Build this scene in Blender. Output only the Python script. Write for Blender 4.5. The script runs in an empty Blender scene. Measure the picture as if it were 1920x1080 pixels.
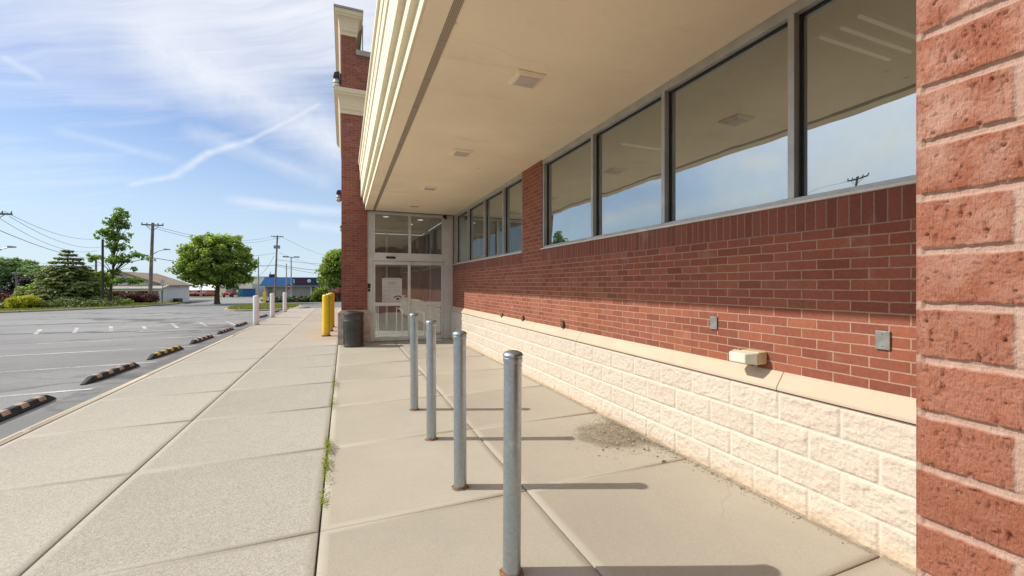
# tuned light levels
SUN_E = 4.5; SKY_STR = 0.10; CLOUD_ROT = 25.0
SKY_GAIN = (1.08, 1.17, 1.40); HAZE_COL = (6.7, 8.2, 9.5); CLOUD_COL = (9.3, 9.6, 10.2); GLOW = (6.0, 5.9, 5.4)
import bpy, math, random
import numpy as np
from mathutils import Vector, Matrix
from math import sin, cos, tan, atan, pi, radians, sqrt

scene = bpy.context.scene
COL = scene.collection
rng = random.Random(7)

# ------------------------------------------------------------------ camera numbers
F = 790.0 / 1920.0            # focal length over sensor width
EYE = 1.585                   # eye height above the walk
YAW = atan(315.0 / 790.0)     # turned right of the wall direction (+Y)
CY, SY = cos(YAW), sin(YAW)

def P(u, Z, z=0.0):
    """ground-plan point seen along picture column u (of 1920) at depth Z"""
    xc = (u - 960.0) / 790.0
    return ((xc * CY + SY) * Z, (CY - xc * SY) * Z, z)

def ZV(v, Z):
    return EYE - (v - 533.0) * Z / 790.0

def T(x, y):
    """terrain: the lot is level, the land beyond it falls gently"""
    if y < 44: return -0.12
    if y < 62: return -0.12 - 0.68 * (y - 44) / 18
    if y < 115: return -0.80 - 0.48 * (y - 62) / 53
    return -1.28

# ------------------------------------------------------------------ mesh helpers
class MB:
    def __init__(s):
        s.v = []; s.f = []; s.m = []; s.mi = 0
    def add(s, vs, fs):
        o = len(s.v); s.v += [tuple(p) for p in vs]
        s.f += [tuple(o + i for i in f) for f in fs]; s.m += [s.mi] * len(fs)
        return s
    def box(s, x0, y0, z0, x1, y1, z1):
        vs = [(x, y, z) for z in (z0, z1) for y in (y0, y1) for x in (x0, x1)]
        return s.add(vs, [(0, 2, 3, 1), (4, 5, 7, 6), (0, 1, 5, 4), (2, 6, 7, 3), (0, 4, 6, 2), (1, 3, 7, 5)])
    def tube(s, p0, p1, r0, r1=None, n=8, caps=True):
        r1 = r0 if r1 is None else r1
        p0 = Vector(p0); p1 = Vector(p1); d = (p1 - p0)
        if d.length < 1e-6: return s
        d.normalize(); a = d.orthogonal().normalized(); b = d.cross(a)
        vs = []
        for p, r in ((p0, r0), (p1, r1)):
            for i in range(n):
                t = 2 * pi * i / n
                vs.append(p + a * (r * cos(t)) + b * (r * sin(t)))
        fs = [(i, (i + 1) % n, n + (i + 1) % n, n + i) for i in range(n)]
        if caps: fs += [tuple(range(n - 1, -1, -1)), tuple(range(n, 2 * n))]
        return s.add(vs, fs)
    def path(s, pts, r, n=6):
        for a, b in zip(pts[:-1], pts[1:]): s.tube(a, b, r, r, n)
        return s
    def lathe(s, prof, c=(0, 0, 0), n=24):
        vs = []; fs = []
        for r, z in prof:
            for i in range(n):
                t = 2 * pi * i / n
                vs.append((c[0] + r * cos(t), c[1] + r * sin(t), c[2] + z))
        for k in range(len(prof) - 1):
            for i in range(n):
                j = (i + 1) % n
                fs.append((k * n + i, k * n + j, (k + 1) * n + j, (k + 1) * n + i))
        fs.append(tuple(range(n - 1, -1, -1))); fs.append(tuple(range((len(prof) - 1) * n, len(prof) * n)))
        return s.add(vs, fs)
    def poly(s, pts):
        return s.add(pts, [tuple(range(len(pts)))])
    def prism(s, pts, axis, a, b):
        """extrude a 2-D outline along axis ('x','y','z') from a to b"""
        n = len(pts)
        def mk(p, t):
            return {'x': (t, p[0], p[1]), 'y': (p[0], t, p[1]), 'z': (p[0], p[1], t)}[axis]
        vs = [mk(p, a) for p in pts] + [mk(p, b) for p in pts]
        fs = [(i, (i + 1) % n, n + (i + 1) % n, n + i) for i in range(n)]
        fs += [tuple(range(n - 1, -1, -1)), tuple(range(n, 2 * n))]
        return s.add(vs, fs)
    def build(s, name, mats, parent=None, smooth=False, bevel=0, seg=2):
        me = bpy.data.meshes.new(name)
        me.from_pydata(s.v, [], s.f); me.update()
        mats = mats if isinstance(mats, (list, tuple)) else [mats]
        for m in mats: me.materials.append(m)
        if len(mats) > 1: me.polygons.foreach_set('material_index', s.m)
        o = bpy.data.objects.new(name, me); COL.objects.link(o)
        import bmesh
        bm = bmesh.new(); bm.from_mesh(me); bmesh.ops.recalc_face_normals(bm, faces=bm.faces); bm.to_mesh(me); bm.free()
        if smooth: smooth_angle(me, 35)
        if bevel:
            b = o.modifiers.new('Bevel', 'BEVEL'); b.width = bevel; b.segments = seg; b.limit_method = 'ANGLE'
        if parent: o.parent = parent
        return o

def smooth_angle(me, deg):
    me.polygons.foreach_set('use_smooth', [True] * len(me.polygons))
    try: me.set_sharp_from_angle(angle=radians(deg))
    except Exception: pass

def np_mesh(name, V, Q, mat, attrs=None, parent=None, smooth=False):
    me = bpy.data.meshes.new(name)
    V = np.asarray(V, dtype=np.float32); Q = np.asarray(Q, dtype=np.int32)
    k = Q.shape[1]
    me.vertices.add(len(V)); me.vertices.foreach_set('co', V.ravel())
    me.loops.add(Q.size); me.loops.foreach_set('vertex_index', Q.ravel())
    me.polygons.add(len(Q)); me.polygons.foreach_set('loop_start', np.arange(0, Q.size, k, dtype=np.int32))
    me.update(calc_edges=True)
    for an, arr in (attrs or {}).items():
        at = me.attributes.new(an, 'FLOAT', 'POINT'); at.data.foreach_set('value', np.asarray(arr, dtype=np.float32))
    me.materials.append(mat)
    if smooth: me.polygons.foreach_set('use_smooth', [True] * len(Q))
    o = bpy.data.objects.new(name, me); COL.objects.link(o)
    if parent: o.parent = parent
    return o

def tag(o, label=None, cat=None, group=None, kind=None):
    if label: o['label'] = label
    if cat: o['category'] = cat
    if group: o['group'] = group
    if kind: o['kind'] = kind
    return o

def thing(name, label, cat, loc=(0, 0, 0), rz=0, group=None):
    o = bpy.data.objects.new(name, None); COL.objects.link(o)
    o.location = loc; o.rotation_euler = (0, 0, rz); o.empty_display_size = 0.2
    return tag(o, label, cat, group)

def dup(root, loc, rz=0, label=None, group=None):
    r = root.copy(); COL.objects.link(r); r.location = loc; r.rotation_euler = (0, 0, rz)
    if label: r['label'] = label
    if group: r['group'] = group
    for ch in list(root.children):
        c = ch.copy(); COL.objects.link(c); c.parent = r
        for g in ch.children:
            d = g.copy(); COL.objects.link(d); d.parent = c
    return r

# ------------------------------------------------------------------ value noise on arrays
def vnoise(x, y, seed=0):
    r = np.random.RandomState(seed); G = r.rand(256, 256)
    xi = np.floor(x).astype(int); yi = np.floor(y).astype(int)
    fx = x - xi; fy = y - yi
    fx = fx * fx * (3 - 2 * fx); fy = fy * fy * (3 - 2 * fy)
    a = G[xi % 256, yi % 256]; b = G[(xi + 1) % 256, yi % 256]
    c = G[xi % 256, (yi + 1) % 256]; d = G[(xi + 1) % 256, (yi + 1) % 256]
    return (a * (1 - fx) + b * fx) * (1 - fy) + (c * (1 - fx) + d * fx) * fy - 0.5

def fbm(x, y, seed=0, octv=4, gain=0.5):
    s = 0; a = 1.0
    for k in range(octv):
        s = s + a * vnoise(x * 2 ** k + 17.3 * k, y * 2 ** k + 5.1 * k, seed + k); a *= gain
    return s

# ------------------------------------------------------------------ materials
class NB:
    def __init__(s, name):
        s.mat = bpy.data.materials.new(name); s.mat.use_nodes = True
        s.nt = s.mat.node_tree; s.nt.nodes.clear()
        s.out = s.nt.nodes.new('ShaderNodeOutputMaterial')
    def n(s, t, **kw):
        nd = s.nt.nodes.new(t)
        for k, v in kw.items(): setattr(nd, k, v)
        return nd
    def put(s, sock, val):
        if isinstance(val, bpy.types.NodeSocket): s.nt.links.new(val, sock)
        elif isinstance(val, (tuple, list)):
            if sock.type == 'RGBA' and len(val) == 3: val = (*val, 1)
            sock.default_value = val
        else: sock.default_value = val
    def pos(s): return s.n('ShaderNodeNewGeometry').outputs['Position']
    def obj(s): return s.n('ShaderNodeTexCoord').outputs['Object']
    def rnd(s): return s.n('ShaderNodeObjectInfo').outputs['Random']
    def attr(s, name): return s.n('ShaderNodeAttribute', attribute_name=name).outputs['Fac']
    def sep(s, v):
        q = s.n('ShaderNodeSeparateXYZ'); s.put(q.inputs[0], v); return q.outputs
    def comb(s, x, y, z=0.0):
        q = s.n('ShaderNodeCombineXYZ')
        for i, a in enumerate((x, y, z)): s.put(q.inputs[i], a)
        return q.outputs[0]
    def vmul(s, v, k):
        q = s.n('ShaderNodeVectorMath', operation='MULTIPLY'); s.put(q.inputs[0], v); s.put(q.inputs[1], k); return q.outputs[0]
    def vadd(s, v, k):
        q = s.n('ShaderNodeVectorMath', operation='ADD'); s.put(q.inputs[0], v); s.put(q.inputs[1], k); return q.outputs[0]
    def m(s, op, a, b=0.0, clamp=False):
        q = s.n('ShaderNodeMath', operation=op, use_clamp=clamp); s.put(q.inputs[0], a); s.put(q.inputs[1], b); return q.outputs[0]
    def noise(s, v, scale, detail=4, rough=0.5, dist=0.0):
        q = s.n('ShaderNodeTexNoise'); s.put(q.inputs['Vector'], v)
        q.inputs['Scale'].default_value = scale; q.inputs['Detail'].default_value = detail
        q.inputs['Roughness'].default_value = rough; q.inputs['Distortion'].default_value = dist
        return q.outputs['Fac']
    def vor(s, v, scale, feature='F1', out='Distance'):
        q = s.n('ShaderNodeTexVoronoi', feature=feature); s.put(q.inputs['Vector'], v)
        q.inputs['Scale'].default_value = scale; return q.outputs[out]
    def range(s, f, a, b, c=0.0, d=1.0):
        q = s.n('ShaderNodeMapRange'); s.put(q.inputs[0], f)
        for i, k in enumerate((a, b, c, d)): q.inputs[i + 1].default_value = k
        return q.outputs[0]
    def mix(s, f, a, b, mode='MIX'):
        q = s.n('ShaderNodeMix', data_type='RGBA', blend_type=mode)
        s.put(q.inputs[0], f); s.put(q.inputs[6], a); s.put(q.inputs[7], b); return q.outputs[2]
    def bump(s, h, strength=0.3, dist=0.01, normal=None):
        q = s.n('ShaderNodeBump'); q.inputs['Strength'].default_value = strength
        q.inputs['Distance'].default_value = dist; s.put(q.inputs['Height'], h)
        if normal is not None: s.put(q.inputs['Normal'], normal)
        return q.outputs[0]
    def bsdf(s, color, rough=0.7, metal=0.0, normal=None, spec=0.5):
        q = s.n('ShaderNodeBsdfPrincipled'); s.put(q.inputs['Base Color'], color); s.put(q.inputs['Roughness'], rough)
        s.put(q.inputs['Metallic'], metal); s.put(q.inputs['Specular IOR Level'], spec)
        if normal is not None: s.put(q.inputs['Normal'], normal)
        return q.outputs[0]
    def done(s, sh):
        s.nt.links.new(sh, s.out.inputs['Surface']); return s.mat

def plain(name, col, rough=0.6, metal=0.0, var=0.12, scale=3.0, spec=0.4, bump=0.0):
    """a surface with uneven tone, grime and a little relief"""
    b = NB(name); p = b.obj()
    n1 = b.noise(p, scale, 5, 0.6); n2 = b.noise(p, scale * 14, 3, 0.6)
    dark = tuple(c * (1 - 2.2 * var) for c in col); light = tuple(min(1, c * (1 + var)) for c in col)
    c = b.mix(b.range(n1, 0.3, 0.7), dark, light)
    c = b.mix(b.range(n2, 0.55, 0.8, 0, 0.35), c, tuple(k * 0.7 for k in col))
    r = b.range(n2, 0.3, 0.7, max(0.03, rough - 0.12), min(1, rough + 0.12))
    nm = b.bump(n2, bump, 0.004) if bump else None
    return b.done(b.bsdf(c, r, metal, nm, spec))

def brick_mat(name, axis, off_u, off_v, c1, c2, mortar, w=0.2032, h=0.067, ms=0.0052, offset=0.5, bumpd=0.006, fine=True):
    b = NB(name); p = b.pos(); q = b.sep(p)
    u = q['Y'] if axis == 'y' else q['X']; v = q['Z']
    wob = b.m('MULTIPLY', b.m('SUBTRACT', b.noise(p, 9, 2), 0.5), 0.006)
    vec = b.comb(b.m('ADD', u, off_u), b.m('ADD', b.m('ADD', v, off_v), wob))
    t = b.n('ShaderNodeTexBrick', offset=offset, offset_frequency=2, squash=1.0)
    b.put(t.inputs['Vector'], vec)
    b.put(t.inputs['Color1'], c1); b.put(t.inputs['Color2'], c2); b.put(t.inputs['Mortar'], mortar)
    t.inputs['Scale'].default_value = 1.0; t.inputs['Mortar Size'].default_value = ms
    t.inputs['Mortar Smooth'].default_value = 0.25; t.inputs['Bias'].default_value = -0.1
    t.inputs['Brick Width'].default_value = w; t.inputs['Row Height'].default_value = h
    vv = b.m('ADD', v, off_v); row = b.m('FLOOR', b.m('DIVIDE', vv, h)); par = b.m('SUBTRACT', 1.0, b.m('ABSOLUTE', b.m('MODULO', row, 2.0)))
    bid = b.m('FLOOR', b.m('ADD', b.m('DIVIDE', b.m('ADD', u, off_u), w), b.m('MULTIPLY', par, offset)))
    wn = b.n('ShaderNodeTexWhiteNoise', noise_dimensions='2D'); b.put(wn.inputs['Vector'], b.comb(bid, row)); wc = b.sep(wn.outputs['Color'])
    big = b.noise(p, 0.9, 5, 0.6); sm = b.noise(p, 45, 5, 0.7)
    bt = b.mix(b.range(wc['X'], 0, 1), tuple(k * .92 for k in c2), tuple(k * 1.02 for k in c1))
    bt = b.mix(b.range(wc['Y'], .85, 1.0, 0, .4), bt, (c1[0] * 1.05, c1[1] * 1.35, c1[2] * 1.35))
    bt = b.mix(b.range(wc['Z'], .90, 1.0, 0, .45), bt, tuple(k * .6 for k in c2))
    base = b.mix(t.outputs['Fac'], bt, b.mix(b.range(big, .35, .7), tuple(k * .86 for k in mortar), mortar))
    stk = b.noise(b.comb(b.m('MULTIPLY', u, 9.0), b.m('MULTIPLY', v, .55)), 1.0, 5, .6)
    base = b.mix(b.range(stk, .55, .75, 0, .32), base, b.mix(1.0, base, (.50, .47, .45), 'MULTIPLY'))
    col = b.mix(b.range(big, 0.3, 0.75, 0, 0.22), base, b.mix(0.4, base, mortar))
    col = b.mix(b.range(sm, 0.35, 0.75, 0.0, 0.55), col, b.mix(1.0, col, (0.55, 0.5, 0.5), 'MULTIPLY'))
    col = b.mix(b.range(b.noise(p, 4, 3), 0.62, 0.8, 0, 0.3), col, (0.55, 0.42, 0.36))
    hgt = b.m('ADD', b.m('SUBTRACT', 1.0, t.outputs['Fac']), b.m('MULTIPLY', sm, 0.35))
    return b.done(b.bsdf(col, 0.85, 0, b.bump(hgt, 0.8, bumpd), 0.2))

def leaf_mat(name, dark, light, trans=0.35, rough=0.55):
    b = NB(name)
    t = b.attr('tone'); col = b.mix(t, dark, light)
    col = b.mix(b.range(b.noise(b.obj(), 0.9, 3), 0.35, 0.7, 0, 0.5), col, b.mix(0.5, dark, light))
    d = b.bsdf(col, rough, 0, None, 0.35)
    tr = b.n('ShaderNodeBsdfTranslucent'); b.put(tr.inputs[0], b.mix(1.0, col, (1.0, 1.0, 0.55), 'MULTIPLY'))
    mx = b.n('ShaderNodeMixShader'); mx.inputs[0].default_value = trans
    b.nt.links.new(d, mx.inputs[1]); b.nt.links.new(tr.outputs[0], mx.inputs[2])
    return b.done(mx.outputs[0])

def glass_mat(name, tint, refl, gloss=(0.9, 0.97, 1.0), rough=0.0, haze=0.06):
    """tinted plate glass: part mirror, part see-through, with a film of dust"""
    b = NB(name)
    g = b.n('ShaderNodeBsdfGlossy'); b.put(g.inputs['Color'], gloss); g.inputs['Roughness'].default_value = rough
    q = b.sep(b.pos())
    wav = b.noise(b.pos(), 1.3, 2, 0.5)
    b.put(g.inputs['Normal'], b.bump(wav, 0.07, 0.05))
    tr = b.n('ShaderNodeBsdfTransparent'); b.put(tr.inputs[0], tint)
    ge = b.n('ShaderNodeNewGeometry'); dt = b.n('ShaderNodeVectorMath', operation='DOT_PRODUCT')
    b.put(dt.inputs[0], ge.outputs['Incoming']); b.put(dt.inputs[1], ge.outputs['True Normal'])
    gl = b.m('POWER', b.m('SUBTRACT', 1.0, b.m('ABSOLUTE', dt.outputs['Value'])), 4.0)
    fac = b.m('ADD', b.m('MULTIPLY', gl, 1.0 - refl), refl, True)
    mx = b.n('ShaderNodeMixShader'); b.put(mx.inputs[0], fac)
    b.nt.links.new(tr.outputs[0], mx.inputs[1]); b.nt.links.new(g.outputs[0], mx.inputs[2])
    df = b.n('ShaderNodeBsdfDiffuse'); b.put(df.inputs[0], (0.5, 0.5, 0.48))
    m2 = b.n('ShaderNodeMixShader'); b.put(m2.inputs[0], b.range(b.noise(b.pos(), 2.2, 5, 0.7), 0.3, 0.8, haze * 0.4, haze * 1.6))
    b.nt.links.new(mx.outputs[0], m2.inputs[1]); b.nt.links.new(df.outputs[0], m2.inputs[2])
    return b.done(m2.outputs[0])

# --- concrete of the walks: tone (slab), agg (how much stone shows) are stored on the mesh
def concrete_mat(name, base, dark, agg_dark, agg_light, spots=True):
    b = NB(name); p = b.pos(); tone = b.attr('tone'); agg = b.attr('agg')
    big = b.noise(p, 0.7, 6, 0.6); mid = b.noise(p, 5, 5, 0.6); fine = b.noise(p, 130, 3, 0.7)
    c = b.mix(b.range(big, 0.3, 0.72), dark, base)
    c = b.mix(b.range(mid, 0.45, 0.75, 0, 0.35), c, tuple(k * 0.82 for k in base))
    vc = b.vor(p, 150, 'F1', 'Color'); g = b.sep(vc)['X']
    stone = b.mix(b.range(g, 0.1, 0.9), agg_dark, agg_light)
    c = b.mix(b.m('MULTIPLY', agg, 0.60), c, stone)
    c = b.mix(b.range(fine, 0.35, 0.75, 0, 0.3), c, b.mix(1.0, c, (0.66, 0.64, 0.6), 'MULTIPLY'))
    c = b.mix(b.m('MULTIPLY', b.m('SUBTRACT', tone, 0.5), 1.0, True), c, tuple(min(1, k * 1.25) for k in base))
    c = b.mix(b.m('MULTIPLY', b.m('SUBTRACT', 0.5, tone), 1.0, True), c, tuple(k * 0.6 for k in dark))
    spk = b.vor(b.vadd(p, (0.3, 0.1, 0)), 5.5)
    gate = b.noise(p, 1.3, 2)
    c = b.mix(b.m('MULTIPLY', b.range(spk, 0.012, 0.035, 0.75, 0), b.range(gate, 0.45, 0.55)), c, (0.09, 0.08, 0.07))
    st = b.noise(b.vmul(p, (1, 0.5, 1)), 1.7, 6, 0.68)
    c = b.mix(b.range(st, 0.6, 0.8, 0, 0.32), c, tuple(k * 0.66 for k in base))
    ckn = b.n('ShaderNodeTexNoise'); b.put(ckn.inputs['Vector'], p); ckn.inputs['Scale'].default_value = 2.2; ckn.inputs['Detail'].default_value = 6
    ce = b.vor(b.vadd(p, b.vmul(ckn.outputs['Color'], (.4, .4, 0))), .33, 'DISTANCE_TO_EDGE')
    c = b.mix(b.m('MULTIPLY', b.range(ce, .0008, .0025, .15, 0), b.range(big, .5, .6)), c, (.16, .14, .115))
    gm = b.vor(b.vadd(p, (.7, .2, 0)), 1.9); c = b.mix(b.m('MULTIPLY', b.range(gm, .018, .03, .45, 0), b.range(b.noise(p, .9, 2), .5, .58)), c, (.15, .14, .13))
    q = b.sep(p)
    if spots:      # rust weeping from the feet of the yellow posts
        for (cx, cy, r) in ((-0.55, 14.0, 1.5), (-0.5, 16.3, 1.6)):
            dx = b.m('SUBTRACT', q['X'], cx); dy = b.m('MULTIPLY', b.m('SUBTRACT', q['Y'], cy), 0.5)
            d = b.m('SQRT', b.m('ADD', b.m('MULTIPLY', dx, dx), b.m('MULTIPLY', dy, dy)))
            c = b.mix(b.m('MULTIPLY', b.range(d, 0.1, r * 0.6, 0.5, 0), b.range(mid, 0.3, 0.6)), c, (0.5, 0.27, 0.12))
    h = b.m('ADD', b.m('MULTIPLY', fine, 0.5), b.m('MULTIPLY', b.vor(p, 150), b.m('MULTIPLY', agg, 0.7)))
    return b.done(b.bsdf(c, 0.9, 0, b.bump(h, 0.5, 0.004), 0.15))

def asphalt_mat(name):
    b = NB(name); p = b.pos(); q = b.sep(p)
    big = b.noise(b.vmul(p, (1, 0.8, 1)), 0.16, 6, 0.6); mid = b.noise(b.vmul(p, (0.35, 1.3, 1)), 0.8, 6, 0.68)
    fine = b.noise(p, 90, 3, 0.7)
    c = b.mix(b.range(big, 0.35, 0.65), (0.215, 0.218, 0.222), (0.305, 0.307, 0.308))
    c = b.mix(b.range(mid, 0.5, 0.78, 0, 0.6), c, (0.165, 0.166, 0.166))
    c = b.mix(b.range(fine, 0.3, 0.75, 0.0, 0.6), c, b.mix(1.0, c, (0.55, 0.55, 0.55), 'MULTIPLY'))
    sp = b.sep(b.vor(p, 110, 'F1', 'Color'))['X']
    c = b.mix(b.range(sp, 0.8, 0.95, 0, 0.5), c, (0.42, 0.415, 0.405))
    # darker strip between the kerb and the stall ends, dirty along the kerb
    edge = b.range(b.m('ADD', q['X'], b.m('MULTIPLY', b.noise(p, 1.2, 4), 0.7)), -3.85, -3.35, 0, 0.62)
    c = b.mix(edge, c, (0.15, 0.152, 0.155))
    pc = b.sep(b.vor(b.vmul(p, (.5, 1, 1)), .13, 'F1', 'Color'))['X']; c = b.mix(b.range(pc, 0, 1, 0, .32), c, b.mix(1.0, c, (.62, .62, .63), 'MULTIPLY'))
    oil = b.vor(b.vmul(p, (1, .55, 1)), .55); c = b.mix(b.m('MULTIPLY', b.range(oil, .05, .22, .6, 0), b.range(b.noise(p, 3, 4), .35, .6)), c, (.07, .07, .07))
    # tar-sealed cracks
    for sc, th, k in ((0.16, 0.022, 0.9), (0.45, 0.014, 0.6)):
        w = b.vadd(b.vmul(p, (0.35, 1, 1)), (0, 0, 0))
        nz = b.n('ShaderNodeTexNoise'); b.put(nz.inputs['Vector'], p); nz.inputs['Scale'].default_value = 0.8
        nz.inputs['Detail'].default_value = 5
        w2 = b.vadd(w, b.vmul(nz.outputs['Color'], (1.6, 1.6, 0)))
        d = b.vor(w2, sc, 'DISTANCE_TO_EDGE')
        c = b.mix(b.m('MULTIPLY', b.range(d, th * 0.3, th, k, 0), b.range(big, 0.4, 0.6, 0.2, 1)), c, (0.085, 0.085, 0.087))
    return b.done(b.bsdf(c, 0.88, 0, b.bump(b.m('ADD', fine, b.m('MULTIPLY', sp, 0.4)), 0.5, 0.005), 0.25))

def ground_mat(name, a, bcol):
    b = NB(name); p = b.pos()
    c = b.mix(b.range(b.noise(p, 0.35, 6, 0.65), 0.3, 0.7), a, bcol)
    f = b.noise(p, 22, 4, 0.7)
    c = b.mix(b.range(f, 0.3, 0.7, 0, 0.7), c, b.mix(1.0, c, (0.45, 0.5, 0.4), 'MULTIPLY'))
    return b.done(b.bsdf(c, 0.95, 0, b.bump(f, 0.7, 0.03), 0.1))

def soffit_mat(name, base):
    b = NB(name); p = b.pos()
    big = b.noise(p, 0.8, 6, 0.6); sm = b.noise(p, 60, 4, 0.65)
    c = b.mix(b.range(big, 0.3, 0.7), tuple(k * 0.86 for k in base), base)
    st = b.noise(b.vmul(p, (0.5, 2.2, 1)), 1.1, 6, 0.7)
    c = b.mix(b.range(st, 0.58, 0.78, 0, 0.35), c, (0.42, 0.32, 0.20))
    c = b.mix(b.range(sm, 0.5, 0.8, 0, 0.25), c, tuple(k * 0.72 for k in base))
    ck = b.n('ShaderNodeTexNoise'); b.put(ck.inputs['Vector'], p); ck.inputs['Scale'].default_value = 1.6; ck.inputs['Detail'].default_value = 5
    ed = b.vor(b.vadd(b.vmul(p, (.45, 1, 1)), b.vmul(ck.outputs['Color'], (.35, .35, 0))), .42, 'DISTANCE_TO_EDGE')
    c = b.mix(b.m('MULTIPLY', b.range(ed, .0012, .004, .12, 0), b.range(big, .42, .6)), c, (.24, .17, .10))
    pt = b.vor(p, 1.6); c = b.mix(b.range(pt, 0.02, 0.05, 0.5, 0), c, (0.3, 0.2, 0.1))
    return b.done(b.bsdf(c, 0.9, 0, b.bump(b.m('ADD', sm, b.m('MULTIPLY', big, 2)), 0.35, 0.004), 0.15))

def block_mat(name):
    """split-face block: joints at fixed heights, tone by block"""
    b = NB(name); p = b.pos(); q = b.sep(p)
    jt = b.attr('joint'); tone = b.attr('tone')
    n = b.noise(p, 70, 6, 0.72); big = b.noise(p, 1.2, 5)
    c = b.mix(tone, (0.60, 0.525, 0.437), (0.64, 0.565, 0.477))
    c = b.mix(b.range(n, 0.35, 0.75, 0, 0.55), c, (0.52, 0.425, 0.33))
    c = b.mix(b.range(b.noise(p, 140, 3), 0.58, 0.75, 0, 0.5), c, (0.52, 0.42, 0.32))
    c = b.mix(b.range(big, 0.5, 0.75, 0, 0.3), c, (0.70, 0.62, 0.53))
    c = b.mix(jt, c, (0.68, 0.61, 0.535))
    foot = b.range(b.m('ADD', q['Z'], b.m('MULTIPLY', big, 0.22)), 0.12, 0.24, 0.5, 0)
    c = b.mix(foot, c, (0.78, 0.58, 0.40))
    spl = b.m('ADD', q['Z'], b.m('MULTIPLY', b.noise(p, 5, 6, .7), -.16))
    c = b.mix(b.range(spl, -0.09, 0.02, 0.55, 0), c, (0.34, 0.26, 0.17))
    dr = b.noise(b.comb(b.m('MULTIPLY', q['Y'], 7.0), b.m('MULTIPLY', q['Z'], .8)), 1.0, 5, .65)
    c = b.mix(b.range(dr, .58, .75, 0, .22), c, (0.46, 0.37, 0.28))
    return b.done(b.bsdf(c, 0.92, 0, b.bump(b.m('ADD', n, b.m('MULTIPLY', b.vor(p, 75), .6)), 0.6, 0.006), 0.1))

def near_brick_mat(name):
    b = NB(name); p = b.pos(); jt = b.attr('joint'); tone = b.attr('tone')
    n = b.noise(p, 110, 6, 0.72); scr = b.noise(b.vmul(p, (1, 4.5, 0.55)), 120, 4, 0.7)
    c = b.mix(tone, (0.285, 0.097, 0.054), (0.345, 0.128, 0.077))
    c = b.mix(b.range(n, 0.35, 0.7, 0, 0.4), c, (0.44, 0.185, 0.112))
    c = b.mix(b.range(scr, 0.57, 0.68, 0, 0.85), c, (0.16, 0.055, 0.035))
    spk = b.noise(p, 420, 2, 0.6); c = b.mix(b.range(spk, 0.68, 0.76, 0, 0.6), c, (0.72, 0.50, 0.40))
    pit = b.noise(b.vmul(p, (1, 1.3, 0.8)), 230, 4, 0.65); c = b.mix(b.range(pit, 0.58, 0.66, 0, 0.75), c, (0.17, 0.06, 0.04))
    # pale smears, strengthened up the pier: flare haze painted into the colour
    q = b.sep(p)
    flare = b.m('MULTIPLY', b.range(b.noise(p, 22, 6, 0.7), 0.42, 0.66), b.range(q['Z'], 1.35, 1.95, 0.08, 0.85))
    c = b.mix(flare, c, (0.56, 0.35, 0.27))
    mo = b.mix(b.range(n, 0.3, 0.7), (0.45, 0.28, 0.21), (0.53, 0.36, 0.285))
    c = b.mix(jt, c, mo)
    return b.done(b.bsdf(c, 0.9, 0, b.bump(b.m('ADD', b.m('ADD', n, b.m('MULTIPLY', pit, -1.2)), b.m('MULTIPLY', scr, -0.8)), 0.9, 0.0025), 0.15))

def post_mat(name):
    """galvanised pipe: spangle, streaks, rust at the foot"""
    b = NB(name); p = b.obj(); q = b.sep(p)
    sp = b.vor(p, 55, 'F1', 'Color'); st = b.noise(b.vmul(p, (1, 1, 0.05)), 40, 4, 0.7); n = b.noise(p, 12, 5)
    c = b.mix(b.sep(sp)['X'], (0.345, 0.40, 0.44), (0.41, 0.46, 0.495))
    c = b.mix(b.range(st, 0.5, 0.75, 0, 0.35), c, (0.30, 0.33, 0.35))
    c = b.mix(b.range(n, 0.62, 0.75, 0, 0.4), c, (0.72, 0.73, 0.72))
    rust = b.m('MULTIPLY', b.range(b.m('SUBTRACT', q['Z'], b.m('MULTIPLY', n, 0.07)), -0.028, -0.004, 1, 0), 1.0)
    c = b.mix(rust, c, b.mix(b.range(st, 0.3, 0.7), (0.16, 0.07, 0.03), (0.34, 0.17, 0.06)))
    met = b.m('MULTIPLY', b.m('SUBTRACT', 1.0, rust), 0.9)
    return b.done(b.bsdf(c, b.range(n, 0.3, 0.7, 0.28, 0.46), met, b.bump(st, 0.1, 0.002), 0.5))

def paint_mat(name, col, chip, rough=0.45):
    b = NB(name); p = b.obj(); q = b.sep(p)
    n = b.noise(p, 6, 6, 0.65); f = b.noise(p, 30, 4, 0.7)
    c = b.mix(b.range(n, 0.3, 0.7), tuple(k * 0.86 for k in col), col)
    low = b.range(b.m('SUBTRACT', q['Z'], b.m('MULTIPLY', f, 0.12)), -0.03, 0.12, 0.7, 0)
    c = b.mix(low, c, chip)
    c = b.mix(b.range(f, 0.68, 0.74, 0, 0.6), c, chip)
    return b.done(b.bsdf(c, rough, 0, b.bump(f, 0.15, 0.003), 0.45))

M = {}
M['brick'] = brick_mat('red_brick', 'y', -0.74 * 0.2032 + 0.1016, -0.945, (0.345, 0.115, 0.066), (0.255, 0.080, 0.050), (0.50, 0.315, 0.225))
M['brickx'] = brick_mat('red_brick_end', 'x', 0.02, -0.9, (0.31, 0.100, 0.066), (0.23, 0.072, 0.050), (0.37, 0.225, 0.175))
M['soldier'] = brick_mat('soldier_brick', 'y', 0.012, -1.95, (0.275, 0.092, 0.062), (0.225, 0.075, 0.053), (0.38, 0.235, 0.178), w=0.0677, h=0.196, offset=0.0)
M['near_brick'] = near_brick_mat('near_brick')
M['block'] = block_mat('split_face_block')
M['foot'] = plain('shaded_tan_block', (0.54, 0.44, 0.35), 0.92, 0, 0.15, 6, 0.1, 0.6)  # darker copy of the block: shade on the pier foot painted in
M['foot_cap'] = soffit_mat('shaded_tan_cap', (0.56, 0.46, 0.36))  # cap stone darkened along with the foot for the same shade
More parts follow.
